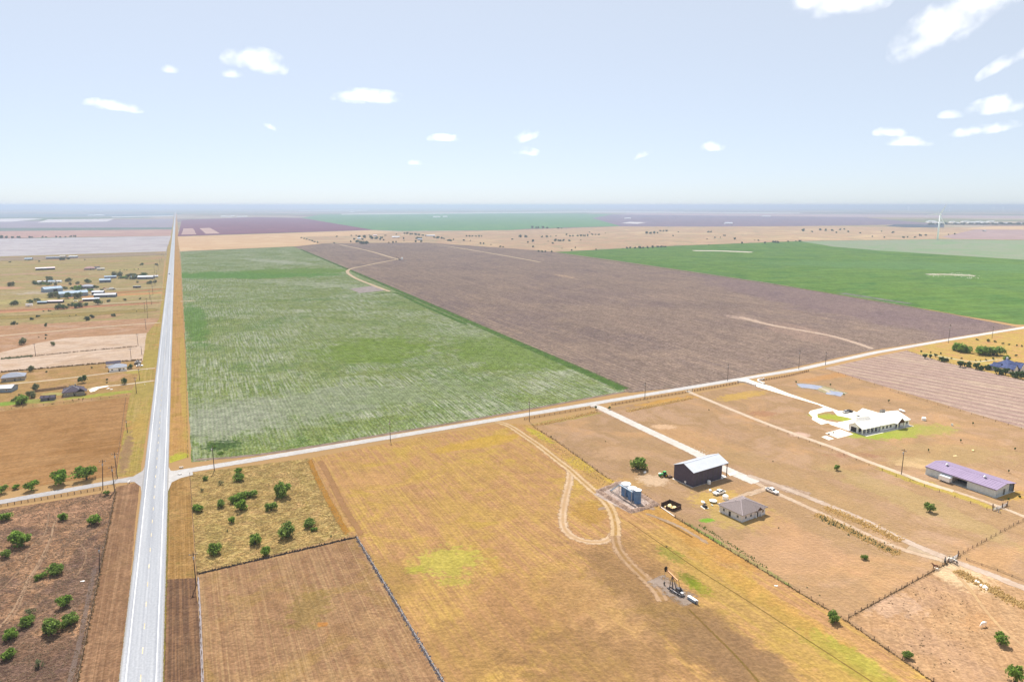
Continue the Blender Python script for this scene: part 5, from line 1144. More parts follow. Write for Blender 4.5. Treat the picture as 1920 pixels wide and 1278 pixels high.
for (px, py, mat, lb) in [(1861,952,'wood','tall wooden corner post west of the yard gate'),(1868,958,'steel','grey steel corner post of the metal yard gate'),(1872,960.5,'steel','shorter grey steel post beside the metal yard gate'),(1886,952,'wood','wooden post east of the yard gate'),(1779,1051,'wood','dark gate post nearest the white horse'),(1796,1041,'wood','wooden brace post at the far end of the pipe gate')]:
    p = G(px, py); r = thing('brace_post', lb, 'post', (p.x, p.y, 0)); rod('post', r, (0,0,-.1), (0,0,1.9), .24, mat); rod('brace', r, (0,0,1.5), (1.1,.4,.1), .12, mat)
def curved_wall(label, pix):
    pts = smooth_path([wpt(*p) for p in pix], 5); o = pts[0]; r = thing('entrance_wall', label, 'wall', (o.x, o.y, 0))
    w = MB(); c = MB()
    for i in range(len(pts)-1):
        a = pts[i]-o; b = pts[i+1]-o; w.bar((a.x,a.y,.5), (b.x,b.y,.5), .4, 1.0); c.bar((a.x,a.y,1.06), (b.x,b.y,1.06), .55, .12)
    w.build('wall', M['white'], r); c.build('coping', M['trim'], r)
    for q in (pts[0], pts[-1]): MB().box(q.x-o.x-.4, q.x-o.x+.4, q.y-o.y-.4, q.y-o.y+.4, 0, 1.7).build('pier', M['stone'], r)
curved_wall('low curved white wall with piers west of the concrete drive', [(1383,716.5),(1395,717),(1408,721),(1416,724)])
curved_wall('low curved white wall with piers east of the concrete drive', [(1432,712.5),(1424,712.5),(1421,715),(1432,720.5)])
# utility poles
def pole_proto():
    r = thing('utility_pole', 'x', 'utility pole', (0,0,0), 0, 'utility poles beside the roads')
    b = MB(); b.tube([(0,0,-.2), (0,0,12)], [.19, .12], 8); b.build('pole_shaft', M['pole'], r)
    MB().box(-1.25, 1.25, -.07, .07, 11.1, 11.28).build('crossarm', M['pole'], r)
    for x in (-1.1, 0, 1.1): b = MB(); b.tube([(x,0,11.28),(x,0,11.5)], .06, 6); b.build('insulator', M['trim'], r)
    b = MB(); b.tube([(.0,.34,9.6),(.0,.34,10.5)], .26, 10); b.build('transformer', M['steel'], r)
    return r
random.seed(2)
poles = [(192.8,917,1.1,'tall leaning utility pole beside the west side road fence'),(220,896,1.0,'utility pole on the mown corner northwest of the crossroads'),(215,921,.95,'shorter utility pole at the end of the brown post fence'),(239,811,.6,'thin utility pole standing alone beside the orange hay lot'),(256,737,.9,'utility pole at the drive of the dark hipped house'),(262,713,.7,'utility pole between the two pale drives'),
 (246,672,.7,'thin pole at the south edge of the pale lot'),(259,648,.9,'utility pole where the fence of the pale lot ends'),(266,665,.6,'short pole near the north corner of the grey hipped house'),(274,618,.9,'utility pole at the limestone drive into the reddish pasture'),(277,597,.9,'utility pole at the north edge of the reddish pasture'),(67,667,.85,'lone utility pole standing in the pale mown lot'),
 (186.5,1072,.75,'leaning pole on the fence line of the scrub lot'),(368,1097,.95,'utility pole at the corner of the mown plot'),(402,882,1.0,'utility pole below the cross road next to the junction'),(732,826,.9,'grey utility pole beside the cross road at the hay field'),(992.5,790,1.0,'utility pole where the dirt track leaves the cross road'),(1209,748,.9,'utility pole behind the brown rail fence'),(1364,714,1.0,'utility pole by the cross road at the curved white wall'),
 (1497.5,692,1.2,'utility pole by the cross road above the pond'),(1547.6,684,.85,'utility pole by the cross road at the row plowed field'),(1778,643,1.4,'utility pole by the cross road at the garden'),(1690,889,1.0,'utility pole on the ranch drive west of the purple shed'),(1860,634,.9,'short pole beside the garden drive'),(132,738,.5,'thin lamp pole beside the dark hipped house')]
line = [(284,571),(287,553),(291,536),(294,520),(297,507),(300,497),(303,488),(306,480),(272,586),(281,561),(286,545),(276,578),(290,512)]
pp = None
for (px, py, s, lb) in poles + [(a, b, 1.0, 'wooden utility pole in the far row along the highway') for a, b in line]:
    p = G(px, py); rz = az_rz(AZH + (0 if px < 400 else math.pi/2)) + math.pi/2
    if pp is None: pp = pole_proto(); pp.location = p; pp.rotation_euler.z = rz; pp['label'] = lb; o = pp; o.scale = (1, 1, s)
    else: o = dup(pp, p, rz, lb, scale=(1, 1, s))
    o['group'] = 'utility poles along the highway' if 'far row' in lb else 'utility poles near the houses and junctions'
    if 'leaning' in lb: o.rotation_euler.y = R(-5)

# ---------------------------------------------------------------- wind turbines
def turbine(label, px, py, hub, rz, a0, group=None):
    p = G(px, py); r = thing('wind_turbine', label, 'wind turbine', (p.x, p.y, 0), rz, group)
    b = MB(); b.tube([(0,0,0), (0,0,hub)], [3.0, 1.9], 14); b.build('tower', M['turbine'], r, smooth=True)
    b = MB(); b.box(-3.5, 5.5, -1.8, 1.8, hub-.6, hub+3.2); b.build('nacelle', M['turbine'], r)
    h = MB(); h.sphere((-5, 0, hub+1.3), 2.0, 1.9, 1.9, 10, 6); h.build('hub', M['turbine'], r)
    for k in range(3):
        a = a0 + k*2*math.pi/3; d = Vector((0, math.sin(a), math.cos(a))); n = Vector((0, math.cos(a), -math.sin(a))); c = Vector((-5, 0, hub+1.3)); m = MB(); v = []
        for t, w in ((0, 1.2), (.08, 1.8), (.2, 4.6), (.5, 3.4), (1, .9)):
            q = c + d*t*41; v += [q + n*w*.3 + Vector((.35*(1-t)+.1,0,0)), q - n*w*.7 + Vector((-.2,0,0)), q - n*w*.7 - Vector((.35*(1-t)+.2,0,0)), q + n*w*.3 - Vector((.4*(1-t)+.1,0,0))]
        f = [(0,1,2,3),(19,18,17,16)]
        for i in range(4):
            for j in range(4): f.append((i*4+j, (i+1)*4+j, (i+1)*4+(j+1) % 4, i*4+(j+1) % 4))
        m.add(v, f); m.build('blade', M['turbine'], r)
    return r
turbine('white wind turbine standing alone beyond the green pasture', 1757.5, 450, 86, R(35), R(-28))
wt = None
for (px, py, lb, a) in [(1637,394,'tiny faint turbine farthest west on the horizon',.3),(1703,395,'tiny faint turbine to the west of the big white turbine',.9),(1780,396,'tiny faint turbine just beside the blades of the big white turbine',.1),(1817,395,'tiny faint turbine between the big turbine and the horizon cluster',.6),(1863,396,'first faint turbine of the horizon cluster',.2),(1880,396.5,'second faint turbine of the horizon cluster',1.0),(1893,395,'last faint turbine of the horizon cluster',.5)]:
    turbine(lb, px, py, 84, R(30), a, 'distant turbines on the horizon')

# ---------------------------------------------------------------- horses
def horse(label, loc, rz, coat, dark, graze=False, sc=1.0, patch=None):
    r = thing('horse', label, 'horse', loc, rz); r.scale = (sc,)*3
    V = [(0,0,1.22,.30), (-.55,0,1.25,.31), (-.75,0,1.2,.27), (.45,0,1.22,.31), (.68,0,1.3,.24)]
    E = [(0,1),(1,2),(0,3),(3,4)]
    hd = [(.95,0,1.15,.15),(1.25,0,.75,.12),(1.4,0,.45,.11),(1.42,0,.18,.075)] if graze else [(.92,0,1.55,.17),(1.1,0,1.85,.13),(1.28,0,1.9,.12),(1.58,0,1.68,.075)]
    k = len(V); V += hd; E += [(4,k),(k,k+1),(k+1,k+2),(k+2,k+3)]
    for s in (-1, 1):
        k = len(V); V += [(.5,s*.17,.95,.13),(.53,s*.18,.55,.075),(.5,s*.18,.12,.05),(.56,s*.18,.03,.06)]; E += [(3,k),(k,k+1),(k+1,k+2),(k+2,k+3)]
        k = len(V); V += [(-.68,s*.18,.95,.17),(-.62,s*.19,.66,.10),(-.82,s*.19,.48,.07),(-.78,s*.19,.12,.05),(-.72,s*.19,.03,.06)]; E += [(2,k),(k,k+1),(k+1,k+2),(k+2,k+3),(k+3,k+4)]
    me = bpy.data.meshes.new('horse_skeleton'); me.from_pydata([v[:3] for v in V], E, []); o = bpy.data.objects.new('horse_skeleton', me); COL.objects.link(o)
    sk = o.modifiers.new('s', 'SKIN'); 
    if not me.skin_vertices: me.attributes.new('skin', 'FLOAT', 'POINT')
    for i, v in enumerate(V): me.skin_vertices[0].data[i].radius = (v[3], v[3]); me.skin_vertices[0].data[i].use_root = (i == 0)
    o.modifiers.new('d', 'SUBSURF').levels = 1
    dg = bpy.context.evaluated_depsgraph_get(); m2 = bpy.data.meshes.new_from_object(o.evaluated_get(dg)); bpy.data.objects.remove(o)
    m2.materials.clear(); m2.materials.append(coat); m2.polygons.foreach_set('use_smooth', [True]*len(m2.polygons))
    b = bpy.data.objects.new('horse_body', m2); COL.objects.link(b); b.parent = r
    t = MB(); t.tube([(-.98,0,1.3),(-1.12,0,1.1),(-1.12,0,.55)], [.06,.1,.04], 8); t.build('tail', dark, r)
    mn = MB()
    n0, n1 = (hd[0], hd[1]); mn.add([(n0[0]-.2, 0, n0[2]+.22), (n1[0]-.1, 0, n1[2]+.2), (n1[0]-.16, .05, n1[2]-.1), (n0[0]-.32, .06, n0[2]-.05), (n1[0]-.16, -.05, n1[2]-.1), (n0[0]-.32, -.06, n0[2]-.05)], [(0,1,2,3),(0,5,4,1)]); mn.build('mane', dark, r)
    for s in (-1, 1):
        e = MB(); h0 = hd[2]; e.add([(h0[0]-.14, s*.05, h0[2]+.08), (h0[0]-.06, s*.1, h0[2]+.08), (h0[0]-.12, s*.09, h0[2]+.26), (h0[0]-.16, s*.1, h0[2]+.06)], [(0,1,2),(1,3,2),(3,0,2)]); e.build('ear', dark, r)
def coat(n, c, patch=None):
    N = NT(n); v = N.opos(); cc = c + (1,)
    if patch: cc = N.mix(N.ss(N.noise3(v, 1.6, 3), .48, .54), cc, patch + (1,))
    return N.end(N.pbr(cc, .6, 0, .3))
bay, blk, wht, dun = coat('bay_coat', (.11,.035,.015)), coat('black_coat', (.012,.011,.011)), coat('white_coat', (.72,.69,.64)), coat('pinto_coat', (.10,.035,.018), (.7,.67,.62))
def hloc(px, py): p = G(px, py); return (p.x, p.y, .06)
horse('brown horse standing broadside at the paddock fence corner', hloc(1753.5,1066), R(165), bay, blk)
horse('small white foal standing behind the brown horse', hloc(1756.5,1069.5), R(170), wht, wht, sc=.62)
horse('black horse facing the fence beside the white horse', hloc(1771.5,1056.5), R(60), blk, blk)
horse('white horse at the pipe gate between two dark horses', hloc(1781,1052.5), R(-30), wht, wht, True, sc=.95)
horse('dark pinto horse standing in the pale lane by the pipe gate', hloc(1790.5,1057), R(100), coat('smoky_coat', (.035,.03,.03), (.5,.47,.43)), blk)
horse('lone white horse grazing in the middle of the paddock', hloc(1843.5,1174), R(200), wht, wht, True)
# ---------------------------------------------------------------- trees and bushes
def leaf_mat(name, a, b, c, trans=.35):
    N = NT(name); info = N.nd('ShaderNodeObjectInfo'); v = N.opos()
    n = N.noise3(v, 2.2, 2); r = info.outputs['Random']
    col = N.mix(N.ss(n, .35, .65), a + (1,), b + (1,)); col = N.mix(N.m('MULTIPLY', r, .6), col, c + (1,))
    n2 = N.noise3(v, 9, 1); col = N.mix(N.ss(n2, .4, .75, 0, .4), col, tuple(min(1, x*1.7) for x in b) + (1,))
    d = N.diffuse(col); t = N.nd('ShaderNodeBsdfTranslucent'); N.put(t.inputs[0], col); m = N.nd('ShaderNodeMixShader'); m.inputs[0].default_value = trans
    N.t.links.new(d, m.inputs[1]); N.t.links.new(t.outputs[0], m.inputs[2]); return N.end(m.outputs[0])
LEAF = leaf_mat('mesquite_leaves', (.085,.155,.028), (.20,.31,.055), (.16,.19,.075), .5)
LEAF_D = leaf_mat('dark_leaves', (.05,.09,.03), (.08,.13,.042), (.10,.13,.06))
LEAF_G = leaf_mat('dusty_leaves', (.10,.13,.065), (.15,.175,.085), (.18,.18,.11))
LEAF_Y = leaf_mat('dry_weeds', (.56,.40,.19), (.68,.50,.25), (.46,.34,.17), .5)
LEAF_B = leaf_mat('brown_weeds', (.17,.115,.065), (.25,.175,.095), (.13,.105,.065), .45)
LEAF_F = leaf_mat('far_leaves', (.06,.09,.05), (.085,.115,.062), (.11,.125,.08))
BARK = paint('bark', (.07,.055,.042,1), .95)
def crown_mesh(name, seed, n, mat, h=1.3, z0=.1, leaf=.16, lumps=9, spread=.62, gaps=0.0):
    rnd = random.Random(seed); mb = MB(); cs = []
    for i in range(lumps):
        a = rnd.uniform(0, 2*math.pi); q = spread * math.sqrt(rnd.random()); t = rnd.random()
        r = rnd.uniform(.28, .48) * (1 - .25*t)
        cs.append((Vector((q*math.cos(a), q*math.sin(a), z0 + r*.7 + t*max(.05, h - z0 - 1.5*r)*(1-.35*q*q))), r))
    for i in range(n):
        c, r = cs[rnd.randrange(lumps)]
        d = Vector((rnd.gauss(0,1), rnd.gauss(0,1), rnd.gauss(.15,1))).normalized(); p = c + d * r * (rnd.uniform(.55, 1.05) if rnd.random() > .1 else rnd.uniform(1.05, 1.35))
        if p.z < .03: p.z = .03 + rnd.random()*.1
        nn = (d + .7*Vector((rnd.gauss(0,1), rnd.gauss(0,1), rnd.gauss(.3,1)))).normalized()
        u = nn.orthogonal().normalized(); w = nn.cross(u); a = rnd.uniform(0, 6.28); u, w = u*math.cos(a)+w*math.sin(a), w*math.cos(a)-u*math.sin(a)
        s = leaf * rnd.uniform(.6, 1.35)
        mb.add([p-u*s*.5-w*s*.3, p+u*s*.55-w*s*.2, p+u*s*.4+w*s*.4, p-u*s*.45+w*s*.35], [(0,1,2,3)])
    me = bpy.data.meshes.new(name); me.from_pydata(mb.v, [], mb.f); me.materials.append(mat); return me
def trunk_mesh(name, seed, h, stems=3, r=.06):
    rnd = random.Random(seed); mb = MB()
    for i in range(stems):
        a = rnd.uniform(0, 6.28); q = rnd.uniform(.1, .4) if stems > 1 else .05
        p1 = Vector((math.cos(a)*q*.4, math.sin(a)*q*.4, h*.45)); p2 = Vector((math.cos(a)*q, math.sin(a)*q, h))
        mb.tube([(math.cos(a)*.04, math.sin(a)*.04, -.05), p1, p2], [r, r*.75, r*.3], 6)
        for k in range(2):
            b = a + rnd.uniform(-1, 1); e = p1.lerp(p2, .5) + Vector((math.cos(b)*.35, math.sin(b)*.35, .25)); mb.tube([p1, e], [r*.5, r*.15], 5)
    me = bpy.data.meshes.new(name); me.from_pydata(mb.v, [], mb.f); me.materials.append(BARK); return me
PR = {}
def proto(kind, seeds, n, mat, h, z0, leaf, th, stems, lumps=9, spread=.62):
    PR[kind] = [(crown_mesh('crown', s, n, mat, h, z0, leaf, lumps, spread), trunk_mesh('trunk', s, th, stems)) for s in seeds]
proto('bush', (1,2,3,4), 1000, LEAF, 1.2, .02, .16, .6, 4, 12, .66)
proto('tree', (11,12,13), 900, LEAF, 1.5, .4, .16, 1.0, 2, 12, .58)
proto('sparse', (21,22), 200, LEAF_G, 1.2, .1, .15, .8, 4, 8, .65)
proto('dark', (31,32,33), 420, LEAF_D, 1.4, .2, .20, .9, 2, 9, .55)
proto('far', (41,42,43,44), 150, LEAF_F, 1.25, .05, .34, .6, 2, 8, .6)
proto('grey', (51,52), 380, LEAF_G, 1.35, .15, .22, .9, 3, 9, .6)
proto('sapling', (61,62), 130, LEAF_D, 2.2, 1.0, .42, 1.5, 1, 5, .4)
proto('hedge', (71,72), 260, LEAF_D, 1.5, .1, .28, .8, 2, 7, .5)
proto('palm', (81,), 260, LEAF_D, 2.1, .9, .34, 1.4, 1, 6, .5)
rt = random.Random(99)
def plant(px, py, wpx, kind, label, name=None, cat=None, group=None, asp=1.0, base=True):
    """px, py: foot of the plant in the photograph; wpx: crown width in its pixels"""
    p = G(px, py); depth = p.y * math.cos(TH) + CAMH * math.sin(TH); w = wpx * depth / F
    name = name or {'bush':'bush','tree':'tree','sparse':'bush','dark':'tree','far':'bush','grey':'tree','sapling':'young_tree','hedge':'hedge_bush','palm':'palm_tree'}[kind]
    r = thing(name, label, cat or name.replace('_', ' '), (p.x, p.y, .02), rt.uniform(0, 6.28), group)
    s = w/2 * (.86 if kind == 'tree' or wpx < 14 else 1.0); r.scale = (s*rt.uniform(.82, 1.22), s*rt.uniform(.82, 1.15), s*asp*rt.uniform(.8, 1.15))
    cm, tm = PR[kind][rt.randrange(len(PR[kind]))]
    for nm, me in (('crown', cm), ('trunk', tm)):
        o = bpy.data.objects.new(nm, me); COL.objects.link(o); o.parent = r
    return r
G1 = 'round bushes of the scrub pasture'; G2 = 'bushes of the brown scrub lot'; G3 = 'trees along the west side road'
for t in [
 (386,900,15,'bush','small round bush at the north edge of the scrub pasture',G1),(447,887,17,'bush','small bush touching the bigger bush by the cross road',G1),(449,900,23,'bush','bush with a smaller one behind it below the cross road',G1),(378,921,13,'sparse','thin pale bush west of the bare patch in the scrub pasture',G1),(413,909,14,'sparse','flat dusty bush in the middle of the scrub pasture',G1),
 (370,958,28,'bush','wide bush near the verge fence of the scrub pasture',G1),(413,949,23,'bush','bush west of the triple clump in the scrub pasture',G1),(468,932,27,'bush','northern bush of the triple clump',G1),(446,940,31,'bush','middle bush of the triple clump',G1),(451,956,32,'bush','southern bush of the triple clump, darkest below',G1),(434,979,19,'bush','single bush south of the triple clump',G1),
 (531,931,42,'bush','widest bush of the scrub pasture, alone near its east side',G1),(509,956,25,'bush','bright bush below the widest bush',G1),(578,986,28,'bush','bright bush next to the orange field edge',G1),(589,995,15,'bush','small bush leaning on the bright bush at the orange edge',G1),(540,1005,40,'bush','large round bush near the fenced corner of the mown plot',G1),(621,1006,8,'sparse','tiny bush beside the fenced corner of the mown plot',G1),
 (479,1020,33,'bush','large bush north of the dark weed fence',G1),(499,1041,26,'bush','bush growing against the dark weed fence',G1),(401,1038,34,'bush','round bush near the southwest corner of the scrub pasture',G1),(426,996,9,'sparse','tiny wispy bush above the round southwest bush',G1),
 (200,928,17,'tree','small leafy tree at the end of the brown post fence',G2),(12,974,27,'bush','bush at the frame edge below the west side road',G2),(118,975,21,'bush','small bush below the brown post fence',G2),(176,982,32,'bush','pale green bush near the end of the scrub lot fence',G2),(40,1022,43,'bush','wide dark bush beside the upper cattle path',G2),(10,1044,26,'bush','dark bush cut by the frame edge',G2),
 (106,1074,40,'bush','wide bush with a small bush at its foot',G2),(77,1085,20,'bush','small bush at the foot of the wide bush',G2),(122,1136,40,'tree','tall bush above the dense row of the scrub lot',G2),(131,1172,38,'bush','upper bush of the dense row in the scrub lot',G2),(96,1188,46,'bush','lower long bush of the dense row in the scrub lot',G2),(56,1152,21,'sparse','thin bush above the small double bush',G2),(49,1172,31,'bush','bush beside the lower cattle path',G2),
 (20,1198,37,'bush','big bush low on the frame edge',G2),(19,1233,31,'bush','round bush below the big edge bush',G2),(74,1250,26,'sparse','sparse wispy bush at the bottom of the scrub lot',G2),
 (3,925,30,'tree','first tree of the roadside row, cut by the frame',G3),(31,916,20,'tree','smallest tree of the roadside row',G3),(60,919,35,'tree','rounded tree third in the roadside row',G3),(113,907,50,'tree','broad tree fourth in the roadside row',G3),(162,899,47,'tree','broad tree of the roadside row closest to the poles',G3)]:
    plant(*t[:5], group=t[5], asp=.78 if t[3] == 'tree' else 1.0)
for t in [
 (1196,880,40,'bush','leafy shade tree with a dark base beside the charcoal barn','tree','tree',1.05),(1569,881,17,'tree','small lollipop tree alone in the brown lot','tree','tree',1.0),(1742,959,30,'tree','round tree alone below the purple shed','tree','tree',.95),(1563,1166,31,'bush','dark bush at the corner of the dark wire fences','bush','bush',1.35),(1700,1234,23,'bush','small bush at the foot of the paddock fence','bush','bush',1.2),
 (1876,1207,42,'tree','spreading tree beside the trail in the horse paddock','tree','tree',.8),(1902,1278,50,'tree','large tree at the bottom corner of the horse paddock','tree','tree',.9),(1620,1048,14,'bush','small green bush in the brown lot below the weed strip','bush','bush',1.1),(1117,768,9,'palm','palm beside the limestone drive at the cross road','palm_tree','palm tree',1.0),(1143,768,8,'palm','palm across the limestone drive from its twin','palm_tree','palm tree',.8),
 (1452+345,659,37,'bush','wide clump of bushes in the garden by the cross road','bush_clump','bush',.8),(1812,661,26,'bush','lower clump next to the wide clump in the garden','bush_clump','bush',.8),(1838,664,34,'bush','broad dark clump in the garden, west half','bush_clump','bush',.75),(1863,666,40,'bush','broad dark clump in the garden, east half','bush_clump','bush',.7),(1888,676,15,'bush','bright green tree beside the blue roofed house','tree','tree',1.2),
 (1492,720,5,'sapling','tiny sapling west of the pond','young_tree','tree',1.2),(1557,724,5,'sapling','sapling on the bare ground behind the pond','young_tree','tree',1.2),(1582,742,5,'sapling','sapling at the east tip of the pond','young_tree','tree',1.2),(1666,755,5,'sapling','sapling behind the white ranch house','young_tree','tree',1.2),(1824,797,5.5,'sapling','sapling in the dry lot next to the row plowed field','young_tree','tree',1.2),(1801,829,6,'sapling','sapling in the middle of the dry lot above the purple shed','young_tree','tree',1.2),(1741,847,6,'sapling','sapling between the ranch lawn and the purple shed','young_tree','tree',1.2),(1903,845,6,'sapling','sapling at the right border above the wheel track','young_tree','tree',1.2),(1891,886.5,6,'sapling','sapling behind the far wall of the purple shed','young_tree','tree',1.2),
 (1135,828,3.5,'dark','tiny dark shrub in the first brown lot','shrub','bush',1),(1033,820,6,'dark','small shrub on the fence of the first brown lot','shrub','bush',1),(1449,865,4,'dark','tiny dark shrub between the two long drives','shrub','bush',1),(1329,769,4,'dark','tiny dark shrub near the second drive','shrub','bush',1),(1460,990,4,'dark','tiny dark shrub in the brown lot by the weed strip','shrub','bush',1),(1891,936,7,'dark','low dark shrub behind the yard gate','shrub','bush',.8),(1911,932,8,'dark','dark shrub at the right border by the purple shed','shrub','bush',.9),
 (1513,1101,7,'sparse','dry brown shrub above the dark wire fence','shrub','bush',.5),(1537,1116,7,'sparse','second dry brown shrub above the dark wire fence','shrub','bush',.5),
 (1250,1025,9,'sparse','low green weed clump at the mower line','weed_clump','bush',.5),(415,850,18,'bush','dark green clump at the corner of the crop field','bush_clump','bush',.35),(402,838,14,'bush','upper dark clump at the corner of the crop field','bush_clump','bush',.35)]:
    plant(*t[:5], name=t[5], cat=t[6], asp=t[7])
hed = [(1734,672,11),(1744,672,9),(1754,669,8),(1766,678,12),(1775,678,9),(1800,688,15),(1808,687,10),(1817,688,12),(1830,692,15),(1838,694,11),(1851,693,13),(1868,701,13),(1876,702,12),(1885,703,14),(1905,708,16),(1914,710,16),(1922,712,14),(1896,704,10)]
for px, py, w in hed: plant(px, py, w*1.3, 'hedge', 'bushy shrub of the olive garden hedge above the row plowed field', group='garden hedge above the row plowed field')
for px, py, w in [(1832,638,7),(1853,641,11),(1866,642,8),(1880,645.5,6),(1892,647,6),(1906,649,6),(1916,650,6)]: plant(px, py, w, 'dark', 'dark shrub lining the garden drive below the cross road', name='shrub', cat='bush', group='shrubs along the garden drive')
for px, py, w in [(1764,664,6),(1784,673,6),(1803,673,6),(1829,676.5,5),(1838,677,5),(1849,676,6),(1862,674,7),(1870,668,9),(1905,668,8),(1883,690,7),(1727,660,6),(1745,662,5)]: plant(px, py, w, 'dark', 'small dark shrub on the garden lawn beside the path', name='shrub', cat='bush', group='shrubs on the garden lawn')
# west lots
for t in [(56.5,696.5,19,'grey','grey olive bush on the hedge line of the pale lot'),(87,698,6,'dark','small dark shrub on the house lot below the hedge line'),(172,690.5,6,'dark','small bushy tree under the hedge line fence'),(155,718,23,'dark','dark round tree above the dark hipped house'),(200,713,8,'grey','thin young tree above the white drive'),(201,718,5,'grey','smaller young tree under the thin one'),(233,720,17,'dark','dark leaning tree beside the white drive'),
 (66,733,24,'grey','grey feathery tree west of the yard fence'),(58,746,22,'grey','second grey feathery tree in front of the yard fence'),(41,758,27,'bush','bright round tree on the green lawn at the border'),(25,753,11,'dark','dark conifer like tree beside the bright round tree'),(37,713,13,'grey','dry olive bush near the border house'),(31,706,9,'dark','dark shrub beside the blue grey house at the border'),(10,716,9,'dark','dark tree before the blue grey house at the border'),(32,725,9,'dark','dark tree at the end of the long white shed'),
 (245,691,16,'dark','leafy tree beside the grey hipped house'),(36,741,5,'dark','small dark shrub on the green border lawn'),(98,271+487,4,'dark','small shrub below the low dark outbuilding'),(136,750,4,'dark','small shrub on the south lawn of the dark hipped house, west'),(148,749,4,'dark','small shrub on the south lawn of the dark hipped house, middle'),(156,748,4,'dark','small shrub on the south lawn of the dark hipped house, east'),(99,648,13,'grey','olive bush at the north edge of the pale lot'),(86,636,6,'dark','small bush below the limestone drive'),(86,612,8,'dark','small bush above the limestone drive'),(40,646,20,'grey','grey bushes beside the bare wash of the pale lot')]:
    plant(*t[:5])
west_g = 'trees around the metal barns west of the highway'
for x, y, w in [(370,625,60),(355,638,40),(505,632,50),(660,642,55),(265,650,45),(580,650,35),(860,590,50),(890,592,50),(965,598,50),(1000,596,45),(1065,508,35),(1080,588,45),(1030,640,25),(1120,648,40),(1160,640,35),(720,680,42),(85,665,50),(400,748,65),(445,758,35),(510,760,65),(590,756,65),(100,808,65),(225,792,50),(280,784,50),(430,838,70),(480,838,60),(570,828,55),(610,822,60),(735,802,62),(815,782,35),(935,772,25),(1050,762,20),(760,700,30),(450,690,40),(485,686,40),(540,690,40),(640,680,35),(530,655,40),(300,660,35),(415,660,40)]:
    plant(x/3.994, 370 + y/3.994, w*1.3/3.994, 'grey' if int(x) % 3 else 'dark', 'leafy tree among the metal barns west of the highway', group=west_g, asp=.75)
rc = random.Random(17)
for i in range(34):                              # the thicker planting between the barns
    x = rc.choice([(300,650),(420,740),(540,690),(580,800),(880,596),(1010,600),(330,640),(650,690)]); x = (x[0] + rc.uniform(-70, 70), x[1] + rc.uniform(-8, 14))
    plant(x[0]/3.994, 370 + x[1]/3.994, rc.uniform(35, 70)/3.994, rc.choice(['grey', 'dark', 'grey', 'bush']), 'leafy tree among the metal barns west of the highway', name='tree', cat='tree', group=west_g, asp=.65)
for x, y, w in [(295,482,20),(75,487,20),(455,470,45),(480,468,35),(510,464,30),(240,915,42),(275,896,32),(290,893,28),(365,852,20),(378,851,18),(325,855,14),(390,878,12),(520,890,16),(570,885,14),(650,922,55),(690,902,50),(850,892,45),(1025,855,13),(100,952,50),(130,950,26),(345,953,28),(345,1035,24),(290,1050,12),(900,545,12),(930,545,12),(950,545,14),(1005,542,12),(1035,540,14),(1170,508,28),(1180,512,20),(855,1080,0),(635,470,16)]:
    if w: plant(x/3.994, 370 + y/3.994, w/3.994, 'far', 'small dusty bush scattered over the pastures west of the highway', group='dusty bushes of the west pastures')
far_g = 'dark bushes scattered over the far scrubland'
for x, y, w in [(60,300,40),(105,300,40),(225,300,26),(260,300,30),(290,295,15),(330,293,20),(408,284,25),(435,294,30),(455,294,25),(490,292,26),(515,292,30),(540,292,28),(565,291,26),(600,282,25),(625,282,20),(650,284,25),(700,270,12),(580,264,15),(1005,272,35),(1035,273,35),(1065,272,40),(1090,270,26),(1110,255,25),(1135,257,25),(1155,257,25),(1245,262,18),(1205,291,20),(1470,263,25),(1490,263,25),(1590,290,25),(1460,316,18),(1520,304,20),(1560,303,15),(1665,316,30),(1818,324,15),(1845,326,20),(1720,348,28),(1895,346,25),(1475,358,12),(1280,364,10),
  (1145,374,28),(1118,375,30),(1090,376,28),(1055,377,35),(1015,380,30),(980,382,30),(955,383,30),(920,382,30),(885,382,30),(862,383,28),(830,385,12),(628,393,22),(445,400,22),(375,385,12),(475,380,18),(515,323,15),(325,328,35),(355,330,35),(385,328,30),(430,329,25),(305,348,25),(270,332,15),(155,332,30),(120,335,15),(160,374,30),(198,408,26),(225,410,26),(250,411,24),(295,412,25),(345,235,25),(370,236,20),(150,232,35),(190,232,35),(230,232,30),(265,233,30)]:
    plant(960 + x/3.994, 370 + y/3.994, w/3.994, 'far', 'dark bush scattered over the tan scrubland beyond the fields', group=far_g)
farm_g = 'trees of the farmstead behind the plowed field'
for x, y, w in [(180,138,50),(230,140,60),(160,185,55),(200,200,70),(235,202,70),(260,195,50),(300,150,60),(350,150,60),(400,145,40),(130,158,40),(95,182,30),(100,120,25),(280,115,20),(330,118,20),(440,118,25),(550,108,25),(475,190,25),(515,188,35),(545,185,30),(625,150,35),(625,170,20),(760,150,50),(790,152,50),(745,182,40),(800,182,40),(930,140,40),(965,146,50),(1000,148,40),(1025,150,30),(1070,170,45),(1095,172,45),(1120,160,30),(1225,168,40),(1290,170,20),(630,100,35),(660,102,35),(700,108,40),(740,110,40),(775,114,40),(815,120,35),(850,124,30),(1250,126,30),(1280,127,30),(1310,127,30),(1345,128,30),(1375,128,30),(1400,127,25),(1710,158,30),(1865,188,25),(1910,180,25),(1590,232,30),(1620,234,30),(1495,211,20),(1390,198,30),(1420,200,30),(210,160,40),(390,160,35),(150,120,25),(420,165,30)]:
    plant(640 + x/5.333, 420 + y/5.333, w/5.333, 'far', 'dark tree clustered around the farmstead north of the plowed field', name='tree', cat='tree', group=farm_g)
